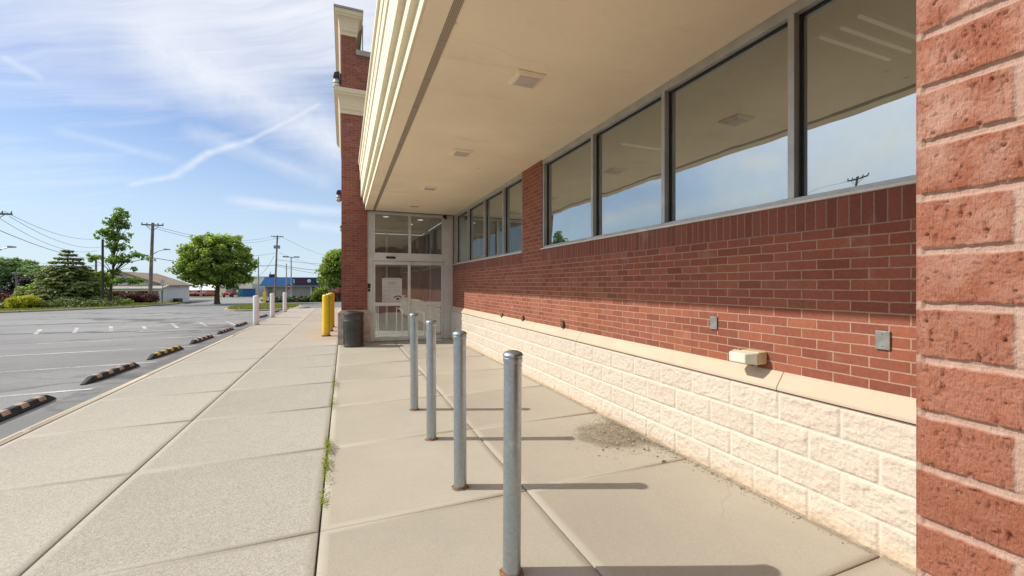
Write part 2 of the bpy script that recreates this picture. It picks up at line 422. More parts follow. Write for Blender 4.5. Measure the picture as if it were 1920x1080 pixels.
M['cap'] = soffit_mat('cast_stone', (0.62, 0.495, 0.375))
M['soffit'] = soffit_mat('soffit_stucco', (0.97, 0.835, 0.625))
M['fascia'] = soffit_mat('fascia_stucco', (0.86, 0.78, 0.585))
M['cornice'] = soffit_mat('cornice_stucco', (0.72, 0.60, 0.42))
M['alu'] = plain('aluminium', (0.50, 0.49, 0.46), 0.42, 0.35, 0.08, 4, 0.5)
M['door_alu'] = plain('door_aluminium', (0.66, 0.64, 0.59), 0.42, 0.25, 0.06, 3, 0.5)
M['flash'] = plain('sill_flashing', (0.72, 0.68, 0.60), 0.5, 0.1, 0.08)
M['gasket'] = plain('black_rubber', (0.02, 0.02, 0.02), 0.6)
M['dark'] = plain('dark_metal', (0.035, 0.035, 0.037), 0.5, 0.2)
M['coping'] = plain('metal_coping', (0.33, 0.30, 0.25), 0.5, 0.3)
M['glass'] = glass_mat('window_glass', (0.34, 0.36, 0.31), 0.48, gloss=(0.91, 0.99, 0.97), haze=0.10)
M['door_glass'] = glass_mat('door_glass', (0.80, 0.84, 0.80), 0.26, haze=0.10)
M['walk'] = concrete_mat('walk_concrete', (0.43, 0.394, 0.333), (0.37, 0.338, 0.286), (0.235, 0.222, 0.195), (0.53, 0.508, 0.458))
M['entry'] = concrete_mat('entry_concrete', (0.47, 0.425, 0.348), (0.385, 0.347, 0.285), (0.31, 0.285, 0.24), (0.54, 0.505, 0.435), False)
M['kerb'] = concrete_mat('kerb_concrete', (0.52, 0.455, 0.355), (0.43, 0.375, 0.29), (0.31, 0.265, 0.205), (0.55, 0.495, 0.41), False)
M['soil'] = ground_mat('joint_dirt', (0.05, 0.045, 0.035), (0.10, 0.085, 0.06))
M['asphalt'] = asphalt_mat('asphalt')
M['grass'] = ground_mat('grass_ground', (0.17, 0.19, 0.055), (0.24, 0.25, 0.07))
M['land'] = ground_mat('land', (0.13, 0.15, 0.06), (0.20, 0.19, 0.10))
b = NB('line_paint'); p_ = b.pos(); wr = b.m('ADD', b.m('MULTIPLY', b.noise(p_, 1.1, 4, .6), .55), b.m('MULTIPLY', b.noise(p_, 26, 4, .7), .5))
tr_ = b.n('ShaderNodeBsdfTransparent'); mx_ = b.n('ShaderNodeMixShader'); b.put(mx_.inputs[0], b.range(wr, .40, .62, 1.0, .12))
b.nt.links.new(tr_.outputs[0], mx_.inputs[1]); b.nt.links.new(b.bsdf((.66, .66, .645), .85, 0, None, .2), mx_.inputs[2]); M['line'] = b.done(mx_.outputs[0])
M['post'] = post_mat('galvanised')
M['yellow'] = paint_mat('yellow_paint', (0.86, 0.56, 0.02), (0.45, 0.25, 0.06), 0.4)
M['white_post'] = paint_mat('white_paint', (0.76, 0.77, 0.77), (0.44, 0.43, 0.40), 0.6)
M['rubber'] = plain('stop_rubber', (0.018, 0.018, 0.019), 0.62, 0, 0.3, 5, 0.4, 0.4)
M['patch_peach'] = plain('faded_patch', (0.45, 0.31, 0.235), 0.75, 0, 0.22, 12)
M['patch_yellow'] = plain('yellow_patch', (0.62, 0.42, 0.03), 0.7, 0, 0.2, 12)
M['patch_white'] = plain('pale_patch', (0.60, 0.53, 0.42), 0.75, 0, 0.2, 12)
M['bronze'] = plain('bronze_metal', (0.085, 0.076, 0.064), 0.45, 0.45, 0.2, 3, 0.5)
M['wood_pole'] = plain('pole_wood', (0.20, 0.17, 0.15), 0.9, 0, 0.2, 2)
M['grey_metal'] = plain('grey_metal', (0.30, 0.32, 0.33), 0.45, 0.4, 0.12)
M['lamp_white'] = plain('lamp_lens', (0.72, 0.71, 0.66), 0.4, 0, 0.08, 6)
M['cream_plastic'] = plain('cream_plastic', (0.66, 0.60, 0.38), 0.45, 0, 0.1, 8)
M['cream_lens'] = plain('cream_lens', (0.72, 0.74, 0.60), 0.3, 0, 0.06, 8)
M['paper'] = plain('paper', (0.58, 0.53, 0.48), 0.7, 0, 0.05, 3)
M['ink'] = plain('grey_ink', (0.25, 0.23, 0.21), 0.7, 0, 0.1)
M['ink_dark'] = plain('dark_ink', (0.06, 0.05, 0.05), 0.7, 0, 0.1)
M['ink_pale'] = plain('pale_ink', (0.42, 0.39, 0.35), 0.7, 0, 0.1)
M['room'] = plain('room_paint', (0.34, 0.30, 0.25), 0.9, 0, 0.1, 0.7)
M['room_dark'] = plain('room_dark', (0.22, 0.19, 0.175), 0.8, 0, 0.1, 0.7)
M['tile'] = plain('room_tile', (0.42, 0.43, 0.40), 0.35, 0, 0.08, 2)
M['rail'] = plain('steel_rail', (0.75, 0.76, 0.76), 0.3, 0.7, 0.06)
M['trunk'] = plain('bark', (0.09, 0.072, 0.055), 0.95, 0, 0.3, 6, 0.1, 0.6)
M['pebble'] = plain('pebble', (0.46, 0.40, 0.31), 0.9, 0, 0.35, 9, 0.1, 0.4)

# foliage kinds: dark and light ends of each leaf colour
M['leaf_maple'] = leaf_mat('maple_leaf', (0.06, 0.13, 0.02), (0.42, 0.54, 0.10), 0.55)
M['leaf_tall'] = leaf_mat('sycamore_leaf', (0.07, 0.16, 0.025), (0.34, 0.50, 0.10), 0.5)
M['leaf_far'] = leaf_mat('far_leaf', (0.09, 0.16, 0.065), (0.28, 0.40, 0.16), 0.4)  # far foliage lightened, distance haze painted into the leaf colour
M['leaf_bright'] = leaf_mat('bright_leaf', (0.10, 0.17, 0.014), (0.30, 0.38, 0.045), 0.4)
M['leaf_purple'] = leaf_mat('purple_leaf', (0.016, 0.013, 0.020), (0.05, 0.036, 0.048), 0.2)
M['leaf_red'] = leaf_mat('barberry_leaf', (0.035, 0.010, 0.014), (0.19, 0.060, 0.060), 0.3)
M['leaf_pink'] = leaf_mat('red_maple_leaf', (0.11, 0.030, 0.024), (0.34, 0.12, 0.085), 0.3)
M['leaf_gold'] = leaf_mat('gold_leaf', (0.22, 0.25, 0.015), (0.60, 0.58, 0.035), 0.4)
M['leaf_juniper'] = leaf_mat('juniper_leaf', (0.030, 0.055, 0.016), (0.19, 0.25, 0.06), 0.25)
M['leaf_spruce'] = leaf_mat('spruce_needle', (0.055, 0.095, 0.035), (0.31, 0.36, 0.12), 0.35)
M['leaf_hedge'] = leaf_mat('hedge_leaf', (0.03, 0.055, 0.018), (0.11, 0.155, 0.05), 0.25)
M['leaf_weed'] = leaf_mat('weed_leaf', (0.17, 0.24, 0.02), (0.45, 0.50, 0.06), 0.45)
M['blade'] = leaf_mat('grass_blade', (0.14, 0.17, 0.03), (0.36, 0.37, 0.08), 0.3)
# =================================================================== THE SETTING
def sheet(name, outline_fn, xs, ys, zoff, mat):
    """a sheet that follows the terrain"""
    V = []; Q = []
    nx = len(xs)
    for y in ys:
        for x in xs: V.append((x, y, T(x, y) + zoff))
    for j in range(len(ys) - 1):
        for i in range(nx - 1):
            if outline_fn is None or outline_fn((xs[i] + xs[i + 1]) / 2, (ys[j] + ys[j + 1]) / 2):
                Q.append((j * nx + i, j * nx + i + 1, (j + 1) * nx + i + 1, (j + 1) * nx + i))
    return tag(np_mesh(name, V, Q, mat), kind='structure')

YS = [-3000, -300, -60, -20, 0, 20, 35, 44, 50, 56, 62, 80, 98, 115, 150, 300, 800, 3000]
XS = [-3000, -600, -150, -60, -30, -19, -11, 0, 30, 150, 600, 3000]
sheet('ground', None, XS, YS, -0.09, M['land'])

# the asphalt: lot, the lane past the end of the building, the drive and the far street
def lot_poly(name, pts, zoff, mat, kind='structure'):
    mb = MB()
    import bmesh
    bm = bmesh.new(); vs = [bm.verts.new((x, y, 0)) for x, y in pts]; bm.faces.new(vs)
    bmesh.ops.triangulate(bm, faces=bm.faces)
    for cut in (44, 62, 115):
        g = bm.verts[:] + bm.edges[:] + bm.faces[:]
        bmesh.ops.bisect_plane(bm, geom=g, plane_co=(0, cut, 0), plane_no=(0, 1, 0))
    for v in bm.verts: v.co.z = T(v.co.x, v.co.y) + zoff
    me = bpy.data.meshes.new(name); bmesh.ops.recalc_face_normals(bm, faces=bm.faces)
    for f in bm.faces:
        if f.normal.z < 0: f.normal_flip()
    bm.to_mesh(me); bm.free(); me.materials.append(mat)
    o = bpy.data.objects.new(name, me); COL.objects.link(o)
    return tag(o, kind=kind)

LOT = [(-3.26, -25), (-3.26, 30.9), (-0.2, 30.9), (40, 30.9), (40, 52), (4, 52), (-6, 53), (-9, 60), (-10, 84), (60, 92), (60, 100), (-120, 108), (-120, 99),
       (-19, 84), (-17.5, 60), (-13.0, 44), (-14.2, 38.5), (-18.3, 34.5), (-30, 27), (-60, 14), (-60, -25)]
lot_poly('parking_lot', LOT, 0.0, M['asphalt'])

# ------------------------------------------------ walks: every slab has a tooled margin and its own tone
def slabs(name, xcuts, ycuts, agg, mat, seed, gap=0.0105, gy=0.0042):
    r = random.Random(seed); V = []; Q = []; tone = []; ag = []
    for i in range(len(xcuts) - 1):
        for j in range(len(ycuts) - 1):
            x0 = xcuts[i] + gap / 2; x1 = xcuts[i + 1] - gap / 2; y0 = ycuts[j] + gy / 2; y1 = ycuts[j + 1] - gy / 2
            t = 0.5 + r.uniform(-0.10, 0.10); dz = [r.uniform(-0.003, 0.002) for _ in range(4)]
            w = 0.055; e = 0.006; o = len(V)
            rings = [(0, -0.10, t - 0.2), (0, -0.006, t - 0.25), (e, 0.0, t), (w, 0.0, t + 0.03), (w + 0.003, -0.0006, t)]
            for k, (ins, z, tt) in enumerate(rings):
                for c, (x, y) in enumerate(((x0 + ins, y0 + ins), (x1 - ins, y0 + ins), (x1 - ins, y1 - ins), (x0 + ins, y1 - ins))):
                    V.append((x, y, z + dz[c])); tone.append(tt); ag.append(agg * (0.55 if k < 4 else 1.0))
            for k in range(len(rings) - 1):
                for c in range(4):
                    d = (c + 1) % 4
                    Q.append((o + k * 4 + c, o + k * 4 + d, o + (k + 1) * 4 + d, o + (k + 1) * 4 + c))
            k = (len(rings) - 1) * 4; Q.append((o + k, o + k + 1, o + k + 2, o + k + 3))
    return tag(np_mesh(name, V, Q, mat, {'tone': tone, 'agg': ag}), kind='structure')

YC = [2.97 + 1.485 * k for k in range(-6, 20)]
YC[-1] = 30.95
slabs('sidewalk', [-3.135, -1.640, -0.146], YC, 0.85, M['walk'], 3)
slabs('entry_walk', [-0.146, 1.305, 2.915], [y for y in YC if y < 11] + [12.16], 0.30, M['entry'], 5)
KY = [-6.0 + 3.05 * k for k in range(13)]; KY[-1] = 30.95
slabs('kerb', [-3.262, -3.147], KY, 0.25, M['kerb'], 9, 0.008)
mb = MB(); mb.box(-3.25, -6, -0.2, -0.15, 30.94, -0.016).box(-0.149, -6, -0.2, 2.95, 12.3, -0.016)
tag(mb.build('walk_bed', M['soil']), kind='structure')

# ------------------------------------------------ painted markings (sheets on the asphalt)
mb = MB()
def stripe(x0, y0, x1, y1, w, z=0.006):
    d = Vector((x1 - x0, y1 - y0, 0)).normalized(); n = Vector((-d.y, d.x, 0)) * w / 2
    a = Vector((x0, y0, T(x0, y0) + z)); b_ = Vector((x1, y1, T(x1, y1) + z))
    mb.poly([a - n, b_ - n, b_ + n, a + n])
for k in range(-1, 9):
    y = 8.83 + 2.56 * k
    if y < 29: stripe(-3.80, y + 0.06, -7.6 if k < 2 else -8.2, y - 0.30, 0.10)
for k in range(7):
    x = -9.75 + 0.93 * k; stripe(x, 19.3 + 0.2 * k, x - 0.85, 21.3 + 0.25 * k, 0.11)
stripe(-5.4, 36, -1.5, 34.6, 0.12); stripe(-3.1, 40, -1.4, 48, 0.14); stripe(-0.5, 38, 0.6, 48, 0.12)
mk = mb.build('road_markings', M['line']); tag(mk, kind='structure')

# ------------------------------------------------ grass verge beyond the lot, and the island at the end of the stalls
def mound(name, pts, h, mat, kerbmat, inset=0.18):
    n = len(pts); c = Vector((sum(p[0] for p in pts) / n, sum(p[1] for p in pts) / n))
    mb = MB(); rings = []
    for k, (ins, z) in enumerate(((0, -0.05), (0, 0.10), (inset, 0.11), (inset + 0.02, 0.09))):
        ring = []
        for p in pts:
            d = (c - Vector(p)); d = d.normalized() * ins; q = Vector(p) + d
            ring.append((q.x, q.y, T(q.x, q.y) + z))
        rings.append(ring)
    kb = MB()
    for a, b_ in zip(rings[:-1], rings[1:]):
        for i in range(n):
            j = (i + 1) % n; kb.add([a[i], a[j], b_[j], b_[i]], [(0, 1, 2, 3)])
    ko = kb.build(name.replace('grass', 'kerb') + '_edge', kerbmat); tag(ko, kind='structure')
    gb = MB(); top = rings[-1]
    gb.add(top + [(c.x, c.y, T(c.x, c.y) + h)], [(i, (i + 1) % n, n) for i in range(n)])
    return tag(gb.build(name, mat), kind='structure')

isl = []
for k in range(28):
    t = 2 * pi * k / 28
    x = cos(t); y = sin(t)
    X = -5.2 + 2.25 * (abs(x) ** 0.75) * (1 if x > 0 else -1); Yy = 34.4 + 3.6 * (abs(y) ** 0.8) * (1 if y > 0 else -1)
    isl.append((X, Yy))
mound('grass_island', isl, 0.16, M['grass'], M['kerb'])

# the verge strips follow the lot edge
verge = [(-60, 14.3), (-30, 27.3), (-18.3, 34.8), (-14.4, 38.8), (-13.3, 44.0), (-17.6, 60.5), (-34, 60.5), (-62, 34)]
lot_poly('grass_verge', verge, 0.05, M['grass'])
kb = MB()
vp_ = verge[:6]
for a, b_ in zip(vp_[:-1], vp_[1:]):
    d = Vector((b_[0] - a[0], b_[1] - a[1], 0)).normalized(); n = Vector((-d.y, d.x, 0)) * 0.16
    za, zb = T(*a), T(*b_)
    A = Vector((*a, 0)); B = Vector((*b_, 0))
    kb.add([A - n + Vector((0, 0, za - .05)), B - n + Vector((0, 0, zb - .05)), B - n + Vector((0, 0, zb + .10)), A - n + Vector((0, 0, za + .10)),
            A + Vector((0, 0, za + .11)), B + Vector((0, 0, zb + .11)), B + Vector((0, 0, zb - .02)), A + Vector((0, 0, za - .02))],
           [(0, 1, 2, 3), (3, 2, 5, 4), (4, 5, 6, 7)])
tag(kb.build('verge_kerb', M['kerb']), kind='structure')

# grass blades on island and verge
def blades(name, regions, n, h, seed):
    r = np.random.RandomState(seed); V = []; Q = []; tn = []
    k = 0
    while k < n:
        fx, fy, z0 = regions(r)
        a = r.rand() * 2 * pi; hh = h * (0.5 + r.rand()); w = 0.02 + 0.02 * r.rand()
        dx, dy = cos(a) * w, sin(a) * w; lx, ly = r.uniform(-.5, .5) * hh, r.uniform(-.5, .5) * hh
        o = len(V)
        V += [(fx - dx, fy - dy, z0 - .02), (fx + dx, fy + dy, z0 - .02), (fx + lx + dx * .2, fy + ly + dy * .2, z0 + hh), (fx + lx - dx * .2, fy + ly - dy * .2, z0 + hh)]
        Q.append((o, o + 1, o + 2, o + 3)); t = r.rand(); tn += [t * .5, t * .5, t, t]; k += 1
    return tag(np_mesh(name, V, Q, M['blade'], {'tone': tn}), kind='stuff')
def isl_pt(r):
    while True:
        x = r.uniform(-1, 1); y = r.uniform(-1, 1)
        if abs(x) ** 2.6 + abs(y) ** 2.4 < 0.86: return -5.2 + 2.2 * x, 34.4 + 3.5 * y, T(0, 34) + 0.11
def ver_pt(r):
    t = r.rand(); k = r.randint(0, 4); a, b_ = verge[k + 1] if k else verge[1], verge[k + 2] if k else verge[2]
    x = a[0] + (b_[0] - a[0]) * t; y = a[1] + (b_[1] - a[1]) * t
    d = Vector((b_[0] - a[0], b_[1] - a[1])).normalized(); s = r.rand() ** 1.5 * 3.0 + .05
    x += -d.y * s; y += d.x * s
    return x, y, T(x, y) + .05
blades('island_grass', isl_pt, 5200, 0.09, 1)
blades('verge_grass', ver_pt, 6000, 0.11, 2)

# =================================================================== THE STORE
store = thing('store_building', 'red brick shop building with cream canopy over a recessed front and beige block base', 'building')
SOF = EYE + 2.005
XW = 2.96
# ---- brick front wall under and between the windows
mb = MB(); mb.box(XW, 0.0, 0.80, 3.16, 12.12, 1.95).box(XW, 6.13, 1.95, 3.16, 6.93, SOF + .05).box(XW, 11.995, 1.95, 3.16, 12.12, SOF + .05)
mb.build('brick_wall', M['brick'], store)
mb = MB(); mb.box(XW - .003, 0.0, 1.95, 3.158, 6.128, 2.146).box(XW - .003, 6.932, 1.95, 3.158, 11.993, 2.146)
mb.build('soldier_course', M['soldier'], store)

# ---- split-face block base, real relief
def split_face(name, us, zs, phase, place, parent, seed, L=0.4064, H=0.2032, amp=1.0, mat=None):
    U, Z = np.meshgrid(us, zs)
    row = np.floor((Z + 1e-6) / H).astype(int); fz = Z - row * H
    ph = np.where(row % 2 == 0, phase[0], phase[1])
    bi = np.floor((U - ph) / L).astype(int); fu = (U - ph) - bi * L
    d = np.minimum(np.minimum(fu, L - fu), np.minimum(fz, H - fz))
    d = np.where(Z > 3.999 * H, 0.1, d) if False else d
    joint = np.clip((0.008 - d) / 0.004, 0, 1)
    R = np.random.RandomState(seed); tb = R.rand(64, 4096)
    tone = tb[row % 64, bi % 4096]; off = tb[(row + 20) % 64, bi % 4096]
    rough = fbm(U * 16 + off * 90, Z * 20 + off * 70, seed, 5, 0.66)
    rough2 = np.abs(fbm(U * 44 + off * 31, Z * 44, seed + 9, 3, 0.7))
    rise = np.clip((d - 0.006) / 0.014, 0, 1) ** 0.7
    D = rise * (0.005 + 0.008 * rough + 0.010 * rough2) * amp
    D = np.where(joint > 0.5, -0.003, D)
    V = np.array([place(u, z, dd) for u, z, dd in zip(U.ravel(), Z.ravel(), D.ravel())])
    nu, nz = len(us), len(zs)
    I = np.arange(nu * nz).reshape(nz, nu)
    Q = np.stack([I[:-1, :-1], I[:-1, 1:], I[1:, 1:], I[1:, :-1]], -1).reshape(-1, 4)
    return np_mesh(name, V, Q, mat or M['block'], {'joint': joint.ravel(), 'tone': tone.ravel()}, parent, True)

us = np.arange(0.30, 12.11, 0.0075); zs = np.linspace(-0.03, 0.813, 110)
split_face('block_base', us, zs, (0.27, 0.07), lambda u, z, d: (2.905 - d, u, z), store, 11)
mb = MB(); mb.box(2.915, 0.0, -0.05, 3.15, 12.12, 0.816); mb.build('cap_joint', M['gasket'], store)
cb = MB(); y = 0.30; k = 0
cuts = [0.0, 2.105, 4.9, 6.35, 7.75, 9.15, 10.55, 12.10]
for a, b_ in zip(cuts[:-1], cuts[1:]):
    cb.prism([(2.882, .8235), (2.882, .846), (2.955, .949), (3.1, .949), (3.1, .8235)], 'y', a + .002, b_ - .002)
cb.build('stone_cap', M['cap'], store, bevel=0.004)

# ---- windows
def window(y0, y1, mull):
    z0, z1 = 2.150, SOF - .004
    fb = MB(); X0, X1 = 2.972, 3.085
    fb.box(X0, y0, z1 - .072, X1, y1, z1).box(X0 + .004, y0, z0 + .016, X1, y1, z0 + .05)
    edges = [y0 + .024] + mull + [y1 - .024]
    for e in edges: fb.box(X0 + .002, e - .024, z0 + .05, X1 - .002, e + .024, z1 - .072)
    w = fb.build('window', M['alu'], store, bevel=0.003)
    sb = MB(); sb.box(2.938, y0, z0 - .003, X1 + .02, y1, z0 + .014); sb.build('sill_flashing', M['flash'], w)
    gb = MB()
    for a, b_ in zip(edges[:-1], edges[1:]):
        ya, yb = a + .024, b_ - .024; za, zb = z0 + .05, z1 - .072; t = .014; xg0, xg1 = 3.030, 3.060
        gb.box(xg0, ya, za, xg1, ya + t, zb).box(xg0, yb - t, za, xg1, yb, zb).box(xg0, ya + t, zb - t, xg1, yb - t, zb).box(xg0, ya + t, za, xg1, yb - t, za + t * .6)
        p = MB(); p.poly([(3.046, ya + .006, za + .004), (3.046, yb - .006, za + .004), (3.046, yb - .006, zb - .006), (3.046, ya + .006, zb - .006)])
        p.build('pane', M['glass'], w)
    gb.build('gasket', M['gasket'], w)
    return w
window(0.33, 6.13, [0.77, 2.065, 3.37, 4.675])
window(6.93, 11.995, [7.96, 9.20, 10.56, 11.80])
# brick side reveals of the window strip butt against the frames; lintel steel behind
mb = MB(); mb.box(3.09, 0.0, 3.50, 3.16, 12.1, 3.75); mb.build('lintel', M['room'], store)

# ---- canopy: soffit, vent strip, stepped fascia, roof
mb = MB(); mb.box(0.545, 0.31, SOF, 3.09, 12.0, SOF + .12).box(0.545, 12.0, SOF, 3.0, 12.09, SOF + .12); mb.build('soffit', M['soffit'], store)
E_ = EYE
prof = [(.545, 2.004), (.524, 2.004), (.524, 2.150), (.4685, 2.150), (.4685, 2.323), (.4126, 2.323), (.4126, 2.778), (.3945, 2.778), (.3945, 2.982),
        (.380, 2.982), (.380, 3.184), (.349, 3.184), (.349, 3.25), (1.0, 3.25), (1.0, 2.16), (.545, 2.16)]
mb = MB(); mb.prism([(x, E_ + z) for x, z in prof], 'y', 0.31, 11.998); mb.build('fascia', M['fascia'], store, bevel=0.006)
mb = MB(); mb.box(1.001, -6, E_ + 3.2, 26, 12.0, E_ + 3.28); mb.build('roof', M['room'], store)
b = NB('vent_mesh'); q = b.sep(b.pos())
t = b.n('ShaderNodeTexBrick', offset=0.5); b.put(t.inputs['Vector'], b.comb(q['Y'], b.m('ADD', q['X'], 0.0)))
b.put(t.inputs['Color1'], (0.12, 0.095, 0.07)); b.put(t.inputs['Color2'], (0.17, 0.135, 0.10)); b.put(t.inputs['Mortar'], (0.55, 0.45, 0.32))
t.inputs['Scale'].default_value = 1; t.inputs['Brick Width'].default_value = .022; t.inputs['Row Height'].default_value = .012
t.inputs['Mortar Size'].default_value = .0026; t.inputs['Mortar Smooth'].default_value = .1
M['vent'] = b.done(b.bsdf(t.outputs['Color'], 0.6, 0.1, b.bump(t.outputs['Fac'], 0.6, .003)))
mb = MB(); mb.box(.726, .32, SOF - .003, .782, 11.99, SOF + .02); v = mb.build('soffit_vent', M['vent'], store)
mb = MB(); mb.box(.7195, .32, SOF - .006, .7255, 11.99, SOF + .01).box(.7825, .32, SOF - .006, .7885, 11.99, SOF + .01)
for k in range(17): mb.box(.7258, .62 + .70 * k, SOF - .0055, .7822, .645 + .70 * k, SOF + .01)
mb.build('vent_trim', M['coping'], v)

# ---- near pier: the face by the camera is laid brick by brick
def pier_face():
    dz = 0.0036; X0, Y1 = 0.6755, 0.308
    s = np.concatenate([np.arange(-0.22, -0.012, 0.012), np.arange(-0.012, 0.0, 0.003), np.arange(0.0, 0.145, 0.0014), np.arange(0.145, 0.62, 0.006)])    # s<0: end face, s>0: front face
    z = np.concatenate([np.arange(-0.1, 1.16, 0.009), np.arange(1.16, 2.02, 0.0015), np.arange(2.02, SOF + 1.2, 0.009)])
    S, Z = np.meshgrid(s, z)
    h = 0.0677; zz = Z - 1.829 + h * 40
    row = np.floor(zz / h).astype(int); fz = zz - row * h
    odd = (row % 2 == 1)
    L = 0.2032
    ph = np.where(odd, 0.089, 0.1906)
    q = S - ph; bi = np.floor(q / L).astype(int); fu = q - bi * L
    # the end face has its own joints (returns of headers and stretchers)
    d_u = np.minimum(fu, L - fu); d_u = np.where(S < 0.02, np.minimum(np.abs(S + np.where(odd, 0.2, 0.0975)), 0.5), d_u)
    j = 0.0052
    wob = 0.0017 * fbm(S * 42, Z * 42, 5, 4, .65)
    dzv = np.minimum(fz, h - fz) + wob; d_u = d_u + wob
    d = np.minimum(d_u, dzv) - j
    R = np.random.RandomState(4); tb = R.rand(256, 64)
    bid = np.where(S < 0, 40, bi % 40); tone = tb[row % 256, bid % 64]
    brick = np.clip((d + 0.0009) / 0.0016, 0, 1); brick = brick * brick * (3 - 2 * brick)
    n = fbm(S * 60, Z * 60, 21, 4, 0.6); pits = np.clip(fbm(S * 190, Z * 130, 33, 3, 0.6) - 0.34, 0, 1)
    scr = np.clip(fbm(S * 260, Z * 42, 47, 3, 0.55) - 0.36, 0, 1)
    D = -0.0032 + brick * (0.0032 + 0.0005 * n + 0.0007 * fbm(S * 420, Z * 420, 77, 2) - 0.011 * pits - 0.015 * scr)
    D = D + (1 - brick) * (0.0006 * fbm(S * 300, Z * 300, 3, 2) + 0.0008 * fbm(S * 40, Z * 90, 3, 3) - 0.0015 * np.clip((h / 2 - np.abs(fz - h / 2)) < 0.004, 0, 1))
    D = np.where((S > -0.02) & (S < 0.012), D - 0.0022 * (1 - np.abs(S + 0.004) / 0.016), D)
    D = np.where((S > -0.010) & (S < 0.006), np.maximum(D, -0.0012), D)
    joint = 1 - np.clip((d + 0.0012 + 0.0015 * fbm(S * 70, Z * 70, 9, 3)) / 0.0022, 0, 1)
    front = S >= 0
    X = np.where(front, X0 - D, X0 - S); Yc = np.where(front, np.minimum(Y1 - S, Y1 + np.minimum(D, 0)), Y1 + D); X = np.where(front, X, np.maximum(X, X0 - np.minimum(D, 0)))
    # round the corner where the two faces meet
    k = (np.abs(S) < 1e-6); X = np.where(k, X0 - D * .5, X); Yc = np.where(k, Y1 + D * .5, Yc)
    V = np.stack([X, Yc, Z], -1).reshape(-1, 3)
    I = np.arange(S.size).reshape(S.shape)
    Q = np.stack([I[:-1, :-1], I[:-1, 1:], I[1:, 1:], I[1:, :-1]], -1).reshape(-1, 4)
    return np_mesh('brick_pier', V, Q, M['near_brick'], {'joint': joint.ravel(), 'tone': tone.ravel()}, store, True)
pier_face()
mb = MB(); mb.box(0.72, -6.0, -0.1, 2.97, 0.296, E_ + 3.3); mb.box(0.684, -6, -0.1, 0.72, -0.31, E_ + 3.3)
mb.build('pier_core', M['brickx'], store)

# ---- far tower with pier, block foot and cornices
XL = -0.065
mb = MB(); mb.box(XL, 12.0, 0.84, 0.579, 12.62, SOF + .0).box(XL, 12.0, SOF, 9.0, 12.35, 7.70).box(XL, 12.001, 7.70, 0.291, 12.35, 8.25)
mb.build('brick_pier', M['brickx'], store)
mb = MB(); mb.box(XL, 12.621, 2.45, 0.30, 15.6, SOF).box(XL, 12.351, SOF, 0.29, 18.2, 8.25).box(XL, 15.601, -0.1, 0.30, 18.2, SOF - .001).box(XL, 18.202, -0.1, 0.30, 30.4, 6.15)
mb.build('side_wall', M['brick'], store)
us = np.arange(-0.15, 0.655, 0.012); zs2 = np.linspace(-0.03, 0.80, 70)
split_face('block_base', us, zs2, (0.05, 0.25), lambda u, z, d: (u, 11.935 - d * .7, z), store, 12, mat=M['foot'])
us = np.arange(11.935, 12.63, 0.014)
split_face('block_base', us, zs2, (0.05, 0.25), lambda u, z, d: (-0.143 - d * .7, u, z), store, 13, mat=M['foot'])
mb = MB(); mb.box(-0.142, 11.937, -0.05, 0.652, 12.095, .80); mb.box(-0.142, 12.095, -.05, .578, 12.62, .80); mb.build('pier_foot', M['foot'], store)
cb = MB()
for ins, za, zb in ((0.0, .80, .845), (0.03, .845, .872), (0.055, .872, .895)):
    cb.box(-0.158 + ins, 11.915 + ins, za, .664 - ins, 12.095, zb)
    cb.box(-0.158 + ins, 12.096, za, .578, 12.63, zb)
cb.build('stone_cap', M['foot_cap'], store, bevel=0.006)

def cornice(name, prof, x1, y1, ret=False):
    """moulding round the corner of the tower: runs along the front to x1 and back along the side to y1"""
    mb = MB()
    for (pa, za), (pb, zb) in zip(prof[:-1], prof[1:]):
        A = [(x1 + (pa if ret else 0), 12 - pa, za), (XL - pa, 12 - pa, za), (XL - pa, y1, za)]
        B = [(x1 + (pb if ret else 0), 12 - pb, zb), (XL - pb, 12 - pb, zb), (XL - pb, y1, zb)]
        for i in range(2): mb.add([A[i], A[i + 1], B[i + 1], B[i]], [(0, 1, 2, 3)])
        if ret: mb.add([A[0], B[0], (B[0][0], 12.4, zb), (A[0][0], 12.4, za)], [(0, 1, 2, 3)])
    p, z = prof[-1]
    top = [(x1 + (p if ret else 0), 12 - p, z), (XL - p, 12 - p, z), (XL - p, y1, z), (0.28, y1, z), (0.28 if not ret else x1 + p, 12.4, z)]
    mb.poly(top)
    n = len(prof)
    mb.add([(x1 if not ret else x1, 12 - p_, z_) for p_, z_ in prof] + [(x1, 12.0, prof[-1][1]), (x1, 12.0, prof[0][1])], [tuple(range(n + 2))]) if not ret else None
    mb.add([(XL - p_, y1, z_) for p_, z_ in prof] + [(XL, y1, prof[-1][1]), (XL, y1, prof[0][1])], [tuple(range(n + 2))])
    return mb.build(name, M['cornice'], store, smooth=True)
def prof_c(z0, z1, p1):
    H = z1 - z0; pts = [(0.0, z0), (.030, z0), (.030, z0 + .13 * H), (.018, z0 + .13 * H), (.045, z0 + .20 * H), (.045, z0 + .33 * H), (.052, z0 + .35 * H)]
    for k in range(1, 8):
        t = k / 7; pts.append((.052 + (p1 * .80 - .052) * (1 - cos(t * pi / 2)), z0 + (.35 + .37 * sin(t * pi / 2)) * H))
    pts += [(p1 * .86, z0 + .73 * H), (p1 * .86, z0 + .80 * H), (p1, z0 + .83 * H), (p1, z1)]
    return pts
cornice('cornice', prof_c(6.10, 6.72, .178), 9.0, 16.4)
cornice('cornice', prof_c(8.17, 8.78, .17), .292, 18.2, True)
mb = MB(); mb.box(XL - .185, 11.81, 8.782, .476, 18.2, 8.835); mb.box(.465, 12.4, 7.845, .492, 12.45, 8.78); mb.build('coping', M['coping'], store)
